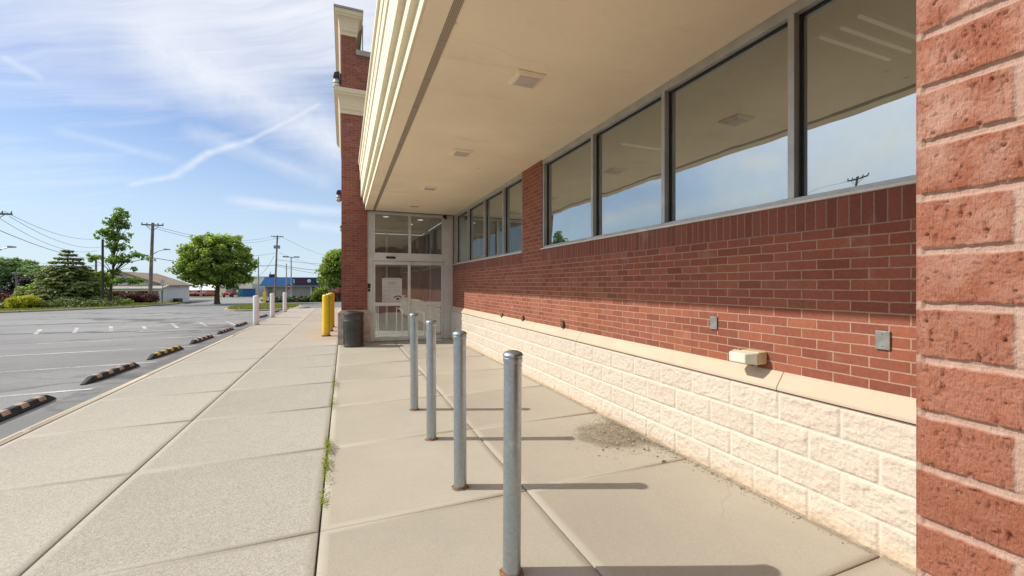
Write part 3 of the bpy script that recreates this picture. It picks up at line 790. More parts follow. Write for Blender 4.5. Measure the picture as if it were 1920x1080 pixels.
mb = MB(); mb.box(.292, 11.955, 7.701, 9, 12.40, 7.845); mb.build('coping', M['coping'], store, bevel=.012)

# ---- entrance: frame, transoms, two sliding leaves
DY = 12.10
fb = MB()
fb.box(.585, DY, 0, .731, DY + .12, SOF - .001).box(2.706, DY, 0, 2.895, DY + .12, SOF - .001).box(2.8955, DY + .002, 0.0, 2.958, DY + .12, SOF)
fb.box(.7315, DY - .01, 2.235, 2.7055, DY + .14, 2.455).box(.7315, DY + .002, 3.515, 2.7055, DY + .118, SOF - .001)
fb.box(1.69, DY + .002, 2.456, 1.762, DY + .118, 3.514)
fb.box(.7315, DY + .003, 2.4555, .79, DY + .115, 3.5145).box(2.65, DY + .003, 2.4555, 2.7053, DY + .115, 3.5145)
df = fb.build('door_frame', M['door_alu'], store, bevel=.004)
for x0, x1 in ((.792, 1.688), (1.764, 2.648)):
    p = MB(); p.poly([(x0, DY + .07, 2.457), (x1, DY + .07, 2.457), (x1, DY + .07, 3.513), (x0, DY + .07, 3.513)]); p.build('pane', M['door_glass'], df)
def leaf(x0, x1, y):
    lb = MB(); w = .062
    lb.box(x0, y, .02, x0 + w, y + .045, 2.225).box(x1 - w, y, .02, x1, y + .045, 2.225)
    for za, zb in ((.02, .118), (.985, 1.085), (2.13, 2.225)): lb.box(x0 + w, y + .002, za, x1 - w, y + .043, zb)
    o = lb.build('sliding_door', M['door_alu'], store, bevel=.003)
    for za, zb in ((.119, .984), (1.086, 2.129)):
        p = MB(); p.poly([(x0 + w, y + .022, za), (x1 - w, y + .022, za), (x1 - w, y + .022, zb), (x0 + w, y + .022, zb)]); p.build('pane', M['door_glass'], o)
    return o
leaf(.735, 1.735, DY + .012); leaf(1.70, 2.70, DY + .062)
mb = MB(); mb.box(.60, DY - .01, -0.01, 2.955, DY + .15, .012); mb.build('threshold', M['coping'], store)

# ---- rooms behind the glass (dark, plain)
mb = MB(); mb.box(3.17, -4, 3.66, 16, 12.6, 3.75).box(16, -4, 0, 16.1, 12.6, 3.66).box(3.17, 12.61, 0, 16, 12.7, 3.66).box(3.17, -4.1, 0, 16, -4, 3.66)
mb.build('sales_room', M['room'], store)
mb = MB(); mb.box(3.17, -4, -.05, 16, 12.6, 0.0).box(.58, 12.26, -.05, 2.95, 17.5, 0.004); mb.build('room_floor', M['tile'], store)
mb = MB(); mb.box(.30, 12.62, SOF + .02, 2.96, 17.5, SOF + .1); mb.box(.3, 17.5, 0, 2.96, 17.6, SOF)
mb.box(.30, 15.6, 0, .35, 17.5, SOF)
mb.build('vestibule', M['room'], store)
mb = MB(); mb.box(2.965, 12.24, 0, 3.1, 17.6, SOF); mb.build('vestibule_wall', M['room_dark'], store)
# inner door line across the vestibule
mb = MB()
for x in (.62, 1.38, 2.16, 2.90): mb.box(x - .03, 15.2, 0, x + .03, 15.28, 3.5)
mb.box(.62, 15.19, 2.2, 2.9, 15.29, 2.38).box(.62, 15.2, 3.42, 2.9, 15.28, 3.5)
mb.build('inner_frame', M['door_alu'], store)
# side entrance glazing that lets the sun in
mb = MB()
for y in (12.66, 13.6, 14.5, 15.56): mb.box(.0, y - .03, 0, .06, y + .03, 2.44)
mb.box(.0, 12.63, 2.36, .06, 15.59, 2.45).box(.0, 12.63, 0, .06, 15.59, .10); mb.build('side_entrance', M['door_alu'], store)
# =================================================================== THINGS ON AND AROUND THE STORE
def bollard(loc, label):
    t = thing('bollard', label, 'bollard', loc, loc[1] * 2.1, 'galvanised steel bollards in front of the shop')
    t.rotation_euler = (.004 * sin(loc[1] * 5), .004 * cos(loc[1] * 3), loc[1] * 2.1)
    mb = MB(); mb.lathe([(.0495, -.02), (.0495, 1.165)], n=28); mb.build('post', M['post'], t, smooth=True)
    cp = MB(); cp.lathe([(.0525, 1.160), (.0535, 1.163), (.0535, 1.183), (.0505, 1.186), (.0505, 1.191), (.056, 1.193), (.057, 1.199), (.054, 1.206), (.045, 1.214), (.028, 1.221), (.010, 1.2235), (.001, 1.224)], n=28)
    cp.build('cap', M['post'], t, smooth=True)
    rb = MB()
    r = random.Random(int(loc[1] * 10)); pr = []
    n = 28; vs = []; fs = []
    for k, (rad, z) in enumerate(((.0497, .007), (.0505, .004), (.054, .0025), (.060, .0013))):
        for i in range(n):
            a = 2 * pi * i / n; rr = rad * (1 + (0.25 * r.random() if k > 1 else 0.02 * r.random()))
            vs.append((rr * cos(a), rr * sin(a), z * (0.6 + .8 * r.random()) if k < 3 else .0016))
    for k in range(3):
        for i in range(n): fs.append((k * n + i, k * n + (i + 1) % n, (k + 1) * n + (i + 1) % n, (k + 1) * n + i))
    rb.add(vs, fs); rb.build('rusty_foot', M['rust'], t)
    return t
M['rust'] = plain('rust_crust', (0.30, 0.19, 0.11), 0.9, 0, 0.3, 30, 0.2, 0.6)
bollard((.856, 2.150, 0), 'nearest grey steel bollard, its foot at the bottom edge of the view')
bollard((.845, 3.211, 0), 'second grey steel bollard from the camera, with a rust-brown foot')
bollard((.833, 4.316, 0), 'third grey steel bollard from the camera, standing before the gravel heap')
bollard((.827, 5.407, 0), 'farthest grey steel bollard, overlapping the sliding door')

def cyl_post(name, loc, r, h, mat, label, group):
    t = thing(name, label, 'bollard', loc, 0, group)
    mb = MB(); mb.lathe([(r * 1.0, -.15), (r, h - r * .55), (r * .96, h - r * .32), (r * .8, h - r * .12), (r * .5, h - .01), (r * .1, h)], n=28)
    mb.build('sleeve', M[mat], t, smooth=True)
    gb = MB(); gb.lathe([(r * 1.28, 0.001), (r * 1.25, .012), (r * 1.02, .03)], n=24); gb.build('base_ring', M['soil' if mat == 'yellow' else 'kerb_ring'], t, smooth=True)
M['kerb_ring'] = plain('ring_concrete', (0.30, 0.27, 0.22), 0.9, 0, .2, 8)
for (x, y, lab) in ((-.505, 14.10, 'nearest yellow bollard on the walk beside the brick pier'), (-.46, 15.55, 'middle yellow bollard half hidden behind the nearest one'),
                    (-.44, 16.95, 'rearmost yellow bollard of the three by the brick pier')):
    cyl_post('yellow_bollard', (x, y, 0), .113, 1.275, 'yellow', lab, 'yellow bollards by the brick pier')
for (x, y, h, lab) in ((-3.195, 19.0, 1.15, 'nearest white post at the kerb, tallest in view'), (-3.19, 23.0, 1.15, 'middle white post at the kerb, between two wheel stops'),
                       (-3.17, 27.4, 1.12, 'farthest white post at the kerb, near the grass island')):
    cyl_post('white_post', (x, y, 0), .10, h, 'white_post', lab, 'white posts along the kerb')
cyl_post('yellow_post', (-6.15, 40.2, -.12), .115, 1.1, 'yellow', 'lone yellow post beyond the grass island', None)

# ---- rubber wheel stops
def wheel_stop(loc, rz, patch, label):
    t = thing('wheel_stop', label, 'wheel stop', loc, rz, 'black rubber wheel stops')
    L, W, H = .90, .076, .105
    sec = [(-W, 0), (W, 0), (W, .022), (W * .60, H * .92), (W * .42, H), (-W * .42, H), (-W * .60, H * .92), (-W, .022)]
    mb = MB(); vs = []; n = len(sec)
    for y, kx, kz in ((-L, .50, .16), (-L + .035, .72, .32), (-L + .21, 1, 1), (L - .21, 1, 1), (L - .035, .72, .32), (L, .50, .16)):
        for x, z in sec: vs.append((x * kx, y, z * kz))
    fs = []
    for k in range(5):
        for i in range(n): fs.append((k * n + i, k * n + (i + 1) % n, (k + 1) * n + (i + 1) % n, (k + 1) * n + i))
    fs += [tuple(range(n - 1, -1, -1)), tuple(range(5 * n, 6 * n))]
    mb.add(vs, fs); mb.build('stop_body', M['rubber'], t, bevel=.008)
    for k in range(4):
        y = -.54 + .36 * k; pb = MB(); w = .075
        for s in (1, -1):
            a = (W * .60 * s, H * .92); b_ = (W * 1.0 * s, .022)
            q0 = (a[0] + (b_[0] - a[0]) * .10, a[1] + (b_[1] - a[1]) * .10); q1 = (a[0] + (b_[0] - a[0]) * .62, a[1] + (b_[1] - a[1]) * .62)
            o = .0025
            pb.add([(q1[0] + o * s, y - w, q1[1] + o), (q1[0] + o * s, y + w, q1[1] + o), (q0[0] + o * s, y + w, q0[1] + o), (q0[0] + o * s, y - w, q0[1] + o)], [(0, 1, 2, 3)])
            pb.add([(q0[0] + o * s, y - w, q0[1] + o), (q0[0] + o * s, y + w, q0[1] + o), (W * .40 * s, y + w, H + .0025), (W * .40 * s, y - w, H + .0025)], [(0, 1, 2, 3)])
        pb.add([(W * .40, y - w, H + .0025), (W * .40, y + w, H + .0025), (-W * .40, y + w, H + .0025), (-W * .40, y - w, H + .0025)], [(0, 1, 2, 3)])
        pb.build('reflector', M[patch[k]], t)
    return t
pe, ye, wh = 'patch_peach', 'patch_yellow', 'patch_white'
for (x, y, rz, pt, lab) in (
    (-4.02, 7.48, .02, [pe] * 4, 'wheel stop with peach patches, cut by the left edge of the view'),
    (-4.06, 10.20, -.05, [pe] * 4, 'wheel stop with four peach patches seen whole, second along the kerb'),
    (-4.04, 12.72, -.05, [ye] * 4, 'wheel stop with four yellow patches'),
    (-4.00, 15.36, -.04, [wh] * 4, 'wheel stop with pale patches just past the yellow-patched one'),
    (-3.97, 17.95, -.02, [wh] * 4, 'wheel stop with pale patches, fifth along the kerb'),
    (-3.98, 20.50, -.02, [wh] * 4, 'wheel stop whose far end meets the nearest white post'),
    (-3.93, 25.40, -.02, [wh] * 4, 'small dark wheel stop between nearest and middle white posts'),
    (-3.90, 29.50, -.02, [wh] * 4, 'farthest wheel stop, between middle and farthest white posts')):
    wheel_stop((x, y, -.119), rz, pt, lab)

# ---- litter bin by the pier
t = thing('trash_can', 'dark bronze cylindrical trash can against the brick pier foot', 'trash can', (.227, 11.52, 0)); t.scale = (1.09, 1.09, 1.0)
mb = MB(); mb.lathe([(.205, .0), (.222, .012), (.225, .03), (.225, .05), (.218, .06), (.218, .64), (.226, .645), (.226, .668), (.219, .675), (.219, .80)], n=40); mb.build('barrel', M['bronze'], t, smooth=True)
mb = MB(); mb.lathe([(.228, .795), (.232, .80), (.232, .845), (.222, .868), (.19, .885), (.13, .893), (.128, .872), (.001, .872)], n=40); mb.build('lid', M['bronze'], t, smooth=True)
mb = MB()
for k in range(36):
    a = 2 * pi * k / 36; mb.box(-.003, -.003, 0, .003, .003, .001)
    x, y = .2195 * cos(a), .2195 * sin(a); mb.tube((x, y, .075), (x, y, .63), .0042, n=5)
mb.build('ribs', M['bronze'], t)

# ---- soffit lights
def soffit_light(y, label):
    t = thing('ceiling_light', label, 'ceiling light', (1.65, y, SOF), 0, 'square lights in the canopy ceiling')
    mb = MB()
    def fr(a, za, b_, zb):
        A = [(-a, -a, za), (a, -a, za), (a, a, za), (-a, a, za)]; B = [(-b_, -b_, zb), (b_, -b_, zb), (b_, b_, zb), (-b_, b_, zb)]
        mb.add(A + B, [(i, (i + 1) % 4, 4 + (i + 1) % 4, 4 + i) for i in range(4)])
    fr(.145, .001, .145, -.010); fr(.145, -.010, .118, -.030); fr(.118, -.030, .104, -.032); fr(.104, -.032, .104, -.022)
    mb.build('frame', M['lamp_frame'], t)
    lb = MB(); lb.box(-.1035, -.1035, -.036, .1035, .1035, -.004); lb.build('lens', M['soffit_lens'], t, bevel=.006)
M['lamp_frame'] = plain('lamp_frame', (0.88, 0.76, 0.56), 0.6, 0, .05, 6)
M['soffit_lens'] = plain('frosted_lens', (0.56, 0.51, 0.44), 0.35, 0, .06, 6)
soffit_light(3.76, 'nearest square light in the tan canopy ceiling')
soffit_light(6.22, 'second square light in the tan canopy ceiling')
soffit_light(8.75, 'third square light in the tan canopy ceiling')
soffit_light(10.85, 'farthest square light in the tan canopy ceiling, by the door')

# ---- cream emergency light on the brick, plates and pipe stubs
t = thing('wall_light', 'cream plastic wall light on the sunlit brick just above the stone cap', 'wall light', (2.96, 2.33, 1.028))
mb = MB(); mb.box(-.10, -.10, -.045, -.002, .055, .05); mb.build('housing', M['cream_plastic'], t, bevel=.012)
mb = MB(); vs = [(-.185, -.055, -.036), (-.185, .085, -.036), (-.185, .085, .036), (-.185, -.055, .036), (-.101, -.10, -.046), (-.101, .11, -.046), (-.101, .11, .048), (-.101, -.10, .048)]
mb.add(vs, [(0, 1, 2, 3), (0, 4, 5, 1), (1, 5, 6, 2), (2, 6, 7, 3), (3, 7, 4, 0), (4, 7, 6, 5)]); mb.build('lens', M['cream_lens'], t, bevel=.008)
mb = MB(); mb.tube((-.03, -.03, -.045), (-.03, -.03, -.072), .014, n=10); mb.build('knuckle', M['grey_metal'], t, smooth=True)
def plate(y, z, label):
    t = thing('cover_plate', label, 'cover plate', (2.958, y, z), 0, 'grey cover plates on the brick wall')
    mb = MB(); mb.box(-.012, -.037, -.055, 0, .037, .055); mb.build('plate', M['plate'], t, bevel=.003)
    for s in (-.035, .035): mb = MB(); mb.tube((-.012, 0, s), (-.0135, 0, s), .003, n=10); mb.build('screw', M['dark'], t)
M['plate'] = plain('weathered_plate', (0.27, 0.275, 0.26), 0.5, 0.35, 0.14, 16)
plate(1.498, 1.255, 'grey metal cover plate on the brick close to the near pier'); plate(2.722, 1.253, 'grey metal cover plate beyond the cream wall light')
def hose_tap(y, z, s, label):
    t = thing('wall_tap', label, 'pipe outlet', (2.96, y, z), 0, 'small brass outlets low on the brick wall')
    mb = MB(); mb.tube((0, 0, 0), (-.018, 0, 0), .042 * s, n=18); mb.build('flange', M['dark'], t, smooth=True)
    mb = MB(); mb.tube((-.018, 0, 0), (-.055, .012, -.006), .027 * s, .024 * s, 14).tube((-.03, 0, 0), (-.034, 0, -.048 * s), .013 * s, n=10); mb.build('spout', M['brass'], t, smooth=True)
M['brass'] = plain('old_brass', (0.34, 0.32, 0.22), 0.45, 0.5, .15, 12)
hose_tap(5.40, 1.005, 1.15, 'nearest round brass outlet low on the brick wall'); hose_tap(6.86, .985, 1.0, 'middle round brass outlet low on the brick wall')
hose_tap(7.92, .965, .9, 'farthest round brass outlet low on the brick wall')

# ---- entrance fittings
t = thing('door_sensor', 'small black motion sensor on the rail above the sliding door', 'sensor', (1.205, 12.088, 2.325))
mb = MB(); mb.box(-.125, -.035, -.03, .125, 0, .03); mb.build('sensor_case', M['gasket'], t, bevel=.008)
mb = MB(); mb.box(-.10, -.038, -.016, .10, -.0355, .006); mb.build('sensor_window', M['dark'], t)
t = thing('call_button', 'black intercom buttons on the door post next to the brick pier', 'intercom', (.632, 12.098, 1.49))
mb = MB(); mb.box(-.036, -.03, -.01, .036, 0, .115); mb.build('panel', M['gasket'], t, bevel=.004)
mb = MB(); mb.box(-.03, -.03, -.10, .03, 0, -.035); mb.build('button', M['gasket'], t, bevel=.004)
t = thing('security_camera', 'small dark security camera at the top corner of the doorway', 'camera', (2.72, 12.09, 3.50))
mb = MB(); mb.tube((0, 0, .085), (0, -.06, .05), .018, n=10).box(-.05, -.03, .07, .05, .0, .088); mb.build('bracket', M['dark'], t)
mb = MB(); mb.tube((-.03, -.03, .045), (.035, -.16, -.05), .042, .042, 14); mb.build('camera_body', M['dark'], t, smooth=True)
mb = MB(); mb.tube((.0345, -.159, -.0493), (.04, -.17, -.058), .036, .036, 14); mb.build('lens', M['lamp_white'], t, smooth=True)

# printed notice inside the left leaf: rows of text too small to read, a banner box, an outlined map and a telephone
t = thing('door_notice', 'printed paper notice with a telephone sign on the left sliding door', 'notice', (1.245, 12.128, 1.10))
mb = MB(); mb.box(-.265, 0, 0, .265, .002, .66); mb.build('sheet', M['paper'], t)
ib = MB(); r = random.Random(3)
def row(z, x0, x1, h, gap=.03):
    x = x0
    while x < x1:
        w = r.uniform(.012, .05); ib.box(x, -.0015, z, min(x + w, x1), -.0004, z + h); x += w + r.uniform(.006, .012)
ib.mi = 0
row(.612, -.25, .25, .016); 
for z in (.41, .395): row(z, -.24, .24, .009)
for k in range(5): row(.335 - .017 * k, -.25, -.03, .007); row(.345 - .017 * k, .02, .21, .007)
ib.build('text', M['ink_pale'], t)
ib = MB(); ib.box(-.085, -.0015, .485, .085, -.0004, .555); ib.build('banner', M['ink_pale'], t)
wb = MB(); wb.box(-.06, -.0028, .512, .06, -.0016, .532); wb.build('banner_text', M['paper'], t)
ib = MB(); pts = [(-.24, .13), (-.20, .20), (-.15, .17), (-.10, .215), (-.05, .18), (-.055, .10), (-.10, .07), (-.16, .085), (-.19, .05), (-.23, .07)]
for a, b_ in zip(pts, pts[1:] + pts[:1]): ib.tube((a[0], -.002, a[1]), (b_[0], -.002, b_[1]), .0045, n=4)
ib.build('map_outline', M['ink'], t)
ib = MB(); arc = [(.045 + .0, .10), (.06, .13), (.10, .150), (.15, .155), (.20, .150), (.235, .13), (.25, .10)]
for a, b_ in zip(arc[:-1], arc[1:]): ib.tube((a[0], -.003, a[1]), (b_[0], -.003, b_[1]), .013, n=6)
ib.box(.105, -.0028, .055, .195, -.0008, .085); ib.prism([(.125, .085), (.175, .085), (.165, .11), (.135, .11)], 'y', -.0026, -.0008)
ib.build('telephone', M['ink_dark'], t)
for s in (-.235, .235):
    c_ = MB(); c_.box(s - .018, -.004, .655, s + .018, .006, .70); c_.build('clip', M['gasket'], t)

# rails and a parked cart seen through the door
def rail(name, pts, label, r_=.02):
    t = thing(name, label, 'rail', pts[0], 0, 'steel rails inside the entrance')
    mb = MB(); o = Vector(pts[0]); mb.path([Vector(p) - o for p in pts], r_, 10); mb.build('tube', M['rail'], t, smooth=True)
    return t
rail('guide_rail', [(1.60, 12.75, 0), (1.60, 12.75, .82), (1.60, 14.2, .82), (1.60, 14.2, 0)], 'steel guide rail behind the left sliding leaf')
rail('guide_rail', [(1.02, 14.1, 0), (1.02, 14.1, .95), (1.02, 15.0, .95), (1.02, 15.0, 0)], 'thin steel rail deep inside the entrance behind the notice')
rail('guide_rail', [(2.25, 12.8, 0), (2.25, 12.8, .72), (2.25, 14.3, .72), (2.25, 14.3, 0)], 'steel guide rail behind the right sliding leaf')

# round ceiling lamps in the vestibule (lit in the photograph) and strip lights in the sales room
def emit(name, col, s):
    b = NB(name); e = b.n('ShaderNodeEmission'); b.put(e.inputs[0], col); e.inputs[1].default_value = s; return b.done(e.outputs[0])
M['lit'] = emit('lit_lamp', (1.0, .95, .85), 1.1)
M['lit_dim'] = emit('lit_tube', (1.0, .93, .78), 0.30)
for x, y, lab in ((1.15, 12.95, 'lit round lamp in the entrance ceiling, above the left leaf'), (2.2, 13.2, 'lit round lamp in the entrance ceiling, above the right leaf'), (2.05, 14.3, 'lit round lamp deeper in the entrance ceiling')):
    t = thing('ceiling_lamp', lab, 'ceiling lamp', (x, y, SOF + .018), 0, 'lit lamps in the entrance')
    mb = MB(); mb.lathe([(.10, 0), (.10, -.02), (.085, -.028)], n=20); mb.build('rim', M['door_alu'], t, smooth=True)
    mb = MB(); mb.lathe([(.082, -.02), (.082, -.032), (.001, -.036)], n=20); mb.build('lens', M['lit'], t, smooth=True)
def tube_light(x, y, L, lab):
    t = thing('strip_light', lab, 'strip light', (x, y, 3.655), 0, 'fluorescent strips on the shop ceiling')
    mb = MB(); mb.box(-.03, -.035, -.018, L + .03, .035, 0); mb.build('tray', M['room'], t)
    mb = MB(); mb.tube((0, 0, -.030), (L, 0, -.030), .013, n=8); mb.build('tube', M['lit_dim'], t, smooth=True)
tube_light(3.66, 2.29, .95, 'farthest strip light of the three behind the near pane'); tube_light(3.68, 2.145, .95, 'middle strip light of the three behind the near pane')
tube_light(3.64, 2.0, .95, 'nearest strip light of the three behind the near pane')
tube_light(3.75, 5.1, .95, 'single strip light behind the third pane')

# ---- flood lamps on the side of the building
def wall_lamp(loc, label, s=1.0):
    t = thing('flood_lamp', label, 'wall lamp', loc, 0, 'flood lamps on the side wall'); t.scale = (s, s, s)
    mb = MB(); mb.box(-.035, -.10, -.06, 0, .10, .20); mb.build('back_plate', M['dark'], t)
    hb = MB(); hb.add([(-.04, -.16, .23), (-.04, .16, .23), (-.17, .15, .20), (-.17, -.15, .20), (-.04, -.17, .08), (-.04, .17, .08), (-.205, .16, .07), (-.205, -.16, .07)],
                      [(0, 1, 2, 3), (0, 4, 5, 1), (1, 5, 6, 2), (2, 6, 7, 3), (3, 7, 4, 0), (4, 7, 6, 5)]); hb.build('hood', M['dark'], t, bevel=.012)
    gb = MB(); gb.lathe([(.07, .075), (.085, .03), (.10, -.05), (.092, -.13), (.06, -.19), (.02, -.215), (.001, -.22)], c=(-.115, 0, 0), n=20); gb.build('globe', M['lamp_white'], t, smooth=True)
    rb = MB()
    for z, rr in ((-.05, .104), (-.15, .088)): rb.lathe([(rr, z - .008), (rr, z + .008)], c=(-.115, 0, 0), n=20)
    rb.build('guard', M['dark'], t)
wall_lamp((XL - .002, 12.30, 7.04), 'hooded flood lamp high on the tower between the two cornices')
wall_lamp((XL - .002, 17.0, 4.86), 'flood lamp low on the side wall, well under the cornice')
wall_lamp((XL - .002, 27.5, 4.95), 'small far flood lamp on the side wall, close above the tree', .8)

# ---- gravel and dirt washed out along the wall
def gravel():
    r = np.random.RandomState(5); V = []; Q = []; tn = []
    pts = []
    while len(pts) < 2100:
        k = r.rand()
        if k < .62:
            x = 2.86 - abs(r.normal(0, .26)); y = 3.72 + r.normal(0, .26) + (2.86 - x) * -.15
            if x < 2.02: continue
            hmax = .030 * math.exp(-((x - 2.62) / .30) ** 2 - ((y - 3.75) / .32) ** 2)
            s = r.uniform(.0018, .0055) if r.rand() < .96 else r.uniform(.007, .014); z = hmax * .9
        else:
            y = r.uniform(.9, 5.2); x = 2.895 - abs(r.normal(0, .045)); s = r.uniform(.002, .008); z = 0
            if r.rand() > math.exp(-((y - 3.2) / 1.0) ** 2) + .12: continue
        pts.append((x, y, z, s))
    for x, y, z, s in pts:
        o = len(V); a = r.rand() * 6.3
        for k in range(6):
            d = [(1, 0, 0), (0, 1, 0), (-1, 0, 0), (0, -1, 0), (0, 0, .8), (0, 0, -.8)][k]
            rr = s * r.uniform(.7, 1.25); dx, dy = d[0] * cos(a) - d[1] * sin(a), d[0] * sin(a) + d[1] * cos(a)
            V.append((x + dx * rr, y + dy * rr, z + s * .4 + d[2] * rr))
        for i in range(4):
            Q.append((o + i, o + (i + 1) % 4, o + 4)); Q.append((o + (i + 1) % 4, o + i, o + 5))
    return np_mesh('gravel', V, Q, M['pebble'])
tag(gravel(), 'loose tan gravel washed up against the block base', None, None, 'stuff')
# the low fan of sand under it
_gx, _gy = np.meshgrid(1.95 + .955 * np.arange(85) / 84, 3.02 + 1.42 * np.arange(85) / 84)
SF = .007 * fbm(_gx * 7, _gy * 7, 3, 3) + .009 * fbm(_gx * 34, _gy * 34, 8, 3)
n = 84; V = []; Q = []
for j in range(n + 1):
    for i in range(n + 1):
        x = 1.95 + .955 * i / n; y = 3.02 + 1.42 * j / n
        h = .030 * math.exp(-((x - 2.66) / .30) ** 2 - ((y - 3.76) / .30) ** 2) + float(SF[j, i]) - .0055
        V.append((x, y, h))
for j in range(n):
    for i in range(n): k = j * (n + 1) + i; Q.append((k, k + 1, k + n + 2, k + n + 1))
b = NB('sand_fan'); p = b.pos(); f = b.noise(p, 55, 5, .75)
cvv = b.m('ADD', b.attr('cover'), b.m('ADD', b.m('MULTIPLY', b.m('SUBTRACT', f, .5), .9), b.m('MULTIPLY', b.m('SUBTRACT', b.noise(p, 9, 5, .65), .5), .9)))
tr_ = b.n('ShaderNodeBsdfTransparent'); mx_ = b.n('ShaderNodeMixShader'); b.put(mx_.inputs[0], b.range(cvv, .25, .75, 0, .92))
b.nt.links.new(tr_.outputs[0], mx_.inputs[1]); b.nt.links.new(b.bsdf(b.mix(b.range(f, .35, .65), (.20, .165, .12), (.44, .385, .30)), .95, 0, b.bump(f, 1.0, .01), .1), mx_.inputs[2])
M['sand'] = b.done(mx_.outputs[0])
V = [(x, y, max(h_, .0012)) for x, y, h_ in V]
cover = [1.15 * math.exp(-((x - 2.62) / .34) ** 2 - ((y - 3.74) / .33) ** 2) + .55 * max(0, 1 - (2.90 - x) / .14) * math.exp(-((y - 3.6) / .8) ** 2) for x, y, h_ in V]
tag(np_mesh('sand_gravel', V, Q, M['sand'], {'cover': cover}, None, True), 'low fan of sand under the gravel', None, None, 'stuff')
t = thing('leaf_litter', 'dark scrap of dead leaf on the walk near the wall', 'leaf', (2.64, 2.98, .004))
mb = MB(); mb.add([(-.03, -.01, 0), (.005, -.016, .008), (.035, 0, .004), (.004, .014, .014)], [(0, 1, 3), (1, 2, 3)]); mb.build('dead_leaf', M['ink_dark'], t)

# ---- weeds in the long joint
def weed(y, n, spread, h, label, seed):
    r = np.random.RandomState(seed); t = thing('weed', label, 'weed', (-.146, y, 0), 0, 'weeds growing in the joint of the walk')
    V = []; Q = []; tn = []; sb = MB()
    for k in range(n):
        yy = r.normal(0, spread); xx = r.normal(0, .008); a = r.rand() * 6.28; hh = h * r.uniform(.4, 1.0); ln = r.uniform(.009, .022)
        tip = (xx + cos(a) * ln * .8, yy + sin(a) * ln * .8, hh)
        if k % 3 == 0: sb.tube((xx, yy, -.01), tip, .0012, n=4)
        w = ln * .38; dx, dy = -sin(a) * w, cos(a) * w; c_, s_ = cos(a) * ln, sin(a) * ln; dzz = r.uniform(-.3, .6) * ln
        o = len(V); V += [tip, (tip[0] + c_ * .5 + dx, tip[1] + s_ * .5 + dy, tip[2] + dzz * .7), (tip[0] + c_, tip[1] + s_, tip[2] + dzz), (tip[0] + c_ * .5 - dx, tip[1] + s_ * .5 - dy, tip[2] + dzz * .7)]
        Q.append((o, o + 1, o + 2, o + 3)); tt = r.rand(); tn += [tt] * 4
    np_mesh('leaves', V, Q, M['leaf_weed'], {'tone': tn}, t); sb.build('stems', M['leaf_weed'], t)
weed(4.42, 210, .10, .062, 'tallest weed clump at the crossing of two joints', 1)
weed(3.98, 200, .17, .045, 'long weed clump in the joint just nearer than the tallest one', 2)
weed(3.36, 60, .06, .036, 'nearest small weed clump in the joint', 3)
weed(6.05, 80, .12, .05, 'small weed clump in the joint, second farthest', 4)
weed(7.25, 190, .24, .06, 'farthest weed clump in the joint', 5)
t = thing('kerb_stone', 'rounded dark stone lump at the end of the kerb', 'stone', (-2.62, 31.2, -.12))
mb = MB(); mb.lathe([(.42, 0), (.45, .06), (.40, .16), (.24, .24), (.05, .27)], n=14)
mb.v = [(x * 1.2 + .05 * sin(7 * y), y, z + .03 * sin(5 * x)) for x, y, z in mb.v]; mb.build('stone', M['kerb_ring'], t, smooth=True)
# =================================================================== VEGETATION
def leaf_cards(pts, nrm, size, r, jit=.8):
    """small pointed leaves at pts, facing roughly along nrm"""
    n = len(pts); a = np.asarray(nrm) + r.normal(0, jit, (n, 3)); a /= np.linalg.norm(a, axis=1)[:, None] + 1e-9
    t = r.normal(0, 1, (n, 3)); t -= (t * a).sum(1)[:, None] * a; t /= np.linalg.norm(t, axis=1)[:, None] + 1e-9
    u = np.cross(a, t); s = size * (0.6 + 0.8 * r.rand(n))[:, None]
    P_ = np.asarray(pts)
    V = np.stack([P_ - t * s * .5, P_ + u * s * .32, P_ + t * s * .6, P_ - u * s * .32], 1).reshape(-1, 3)
    Q = np.arange(n * 4).reshape(n, 4); return V, Q

def crown(blobs, n_cl, per, cl_r, size, seed, hollow=.55, up=.5):
    """leaf clumps through the outer part of ellipsoids (cx,cy,cz,rx,ry,rz): returns verts, quads, tone, clump centres"""
    r = np.random.RandomState(seed); pts = []; nr = []; tone = []; cent = []
    vol = np.array([b_[3] * b_[4] * b_[5] for b_ in blobs]) ** .75; pr = vol / vol.sum()
    for k in range(n_cl):
        b_ = blobs[r.choice(len(blobs), p=pr)]
        d = r.normal(0, 1, 3); d /= np.linalg.norm(d); rad = hollow + (1 - hollow) * r.rand() ** .6
        c = np.array(b_[:3]) + d * np.array(b_[3:6]) * (rad * r.uniform(.92, 1.12))
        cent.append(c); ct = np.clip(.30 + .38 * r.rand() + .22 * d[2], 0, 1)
        m = max(4, int(per * r.uniform(.5, 1.4))); q = r.normal(0, 1, (m, 3)); q /= np.linalg.norm(q, axis=1)[:, None]
        q *= (r.rand(m) ** .5)[:, None] * cl_r * r.uniform(.7, 1.3); q[:, 2] *= .7
        pts.append(c + q); nr.append(np.tile(d * .7 + np.array([0, 0, up]), (m, 1)))
        tone.append(np.clip(ct + r.normal(0, .16, m) + .25 * q[:, 2] / cl_r, 0, 1))  # crown and clump tops paler: light from above painted into leaf tone
    pts = np.concatenate(pts); nr = np.concatenate(nr); tone = np.concatenate(tone)
    V, Q = leaf_cards(pts, nr, size, r)
    return V, Q, np.repeat(tone, 4), cent

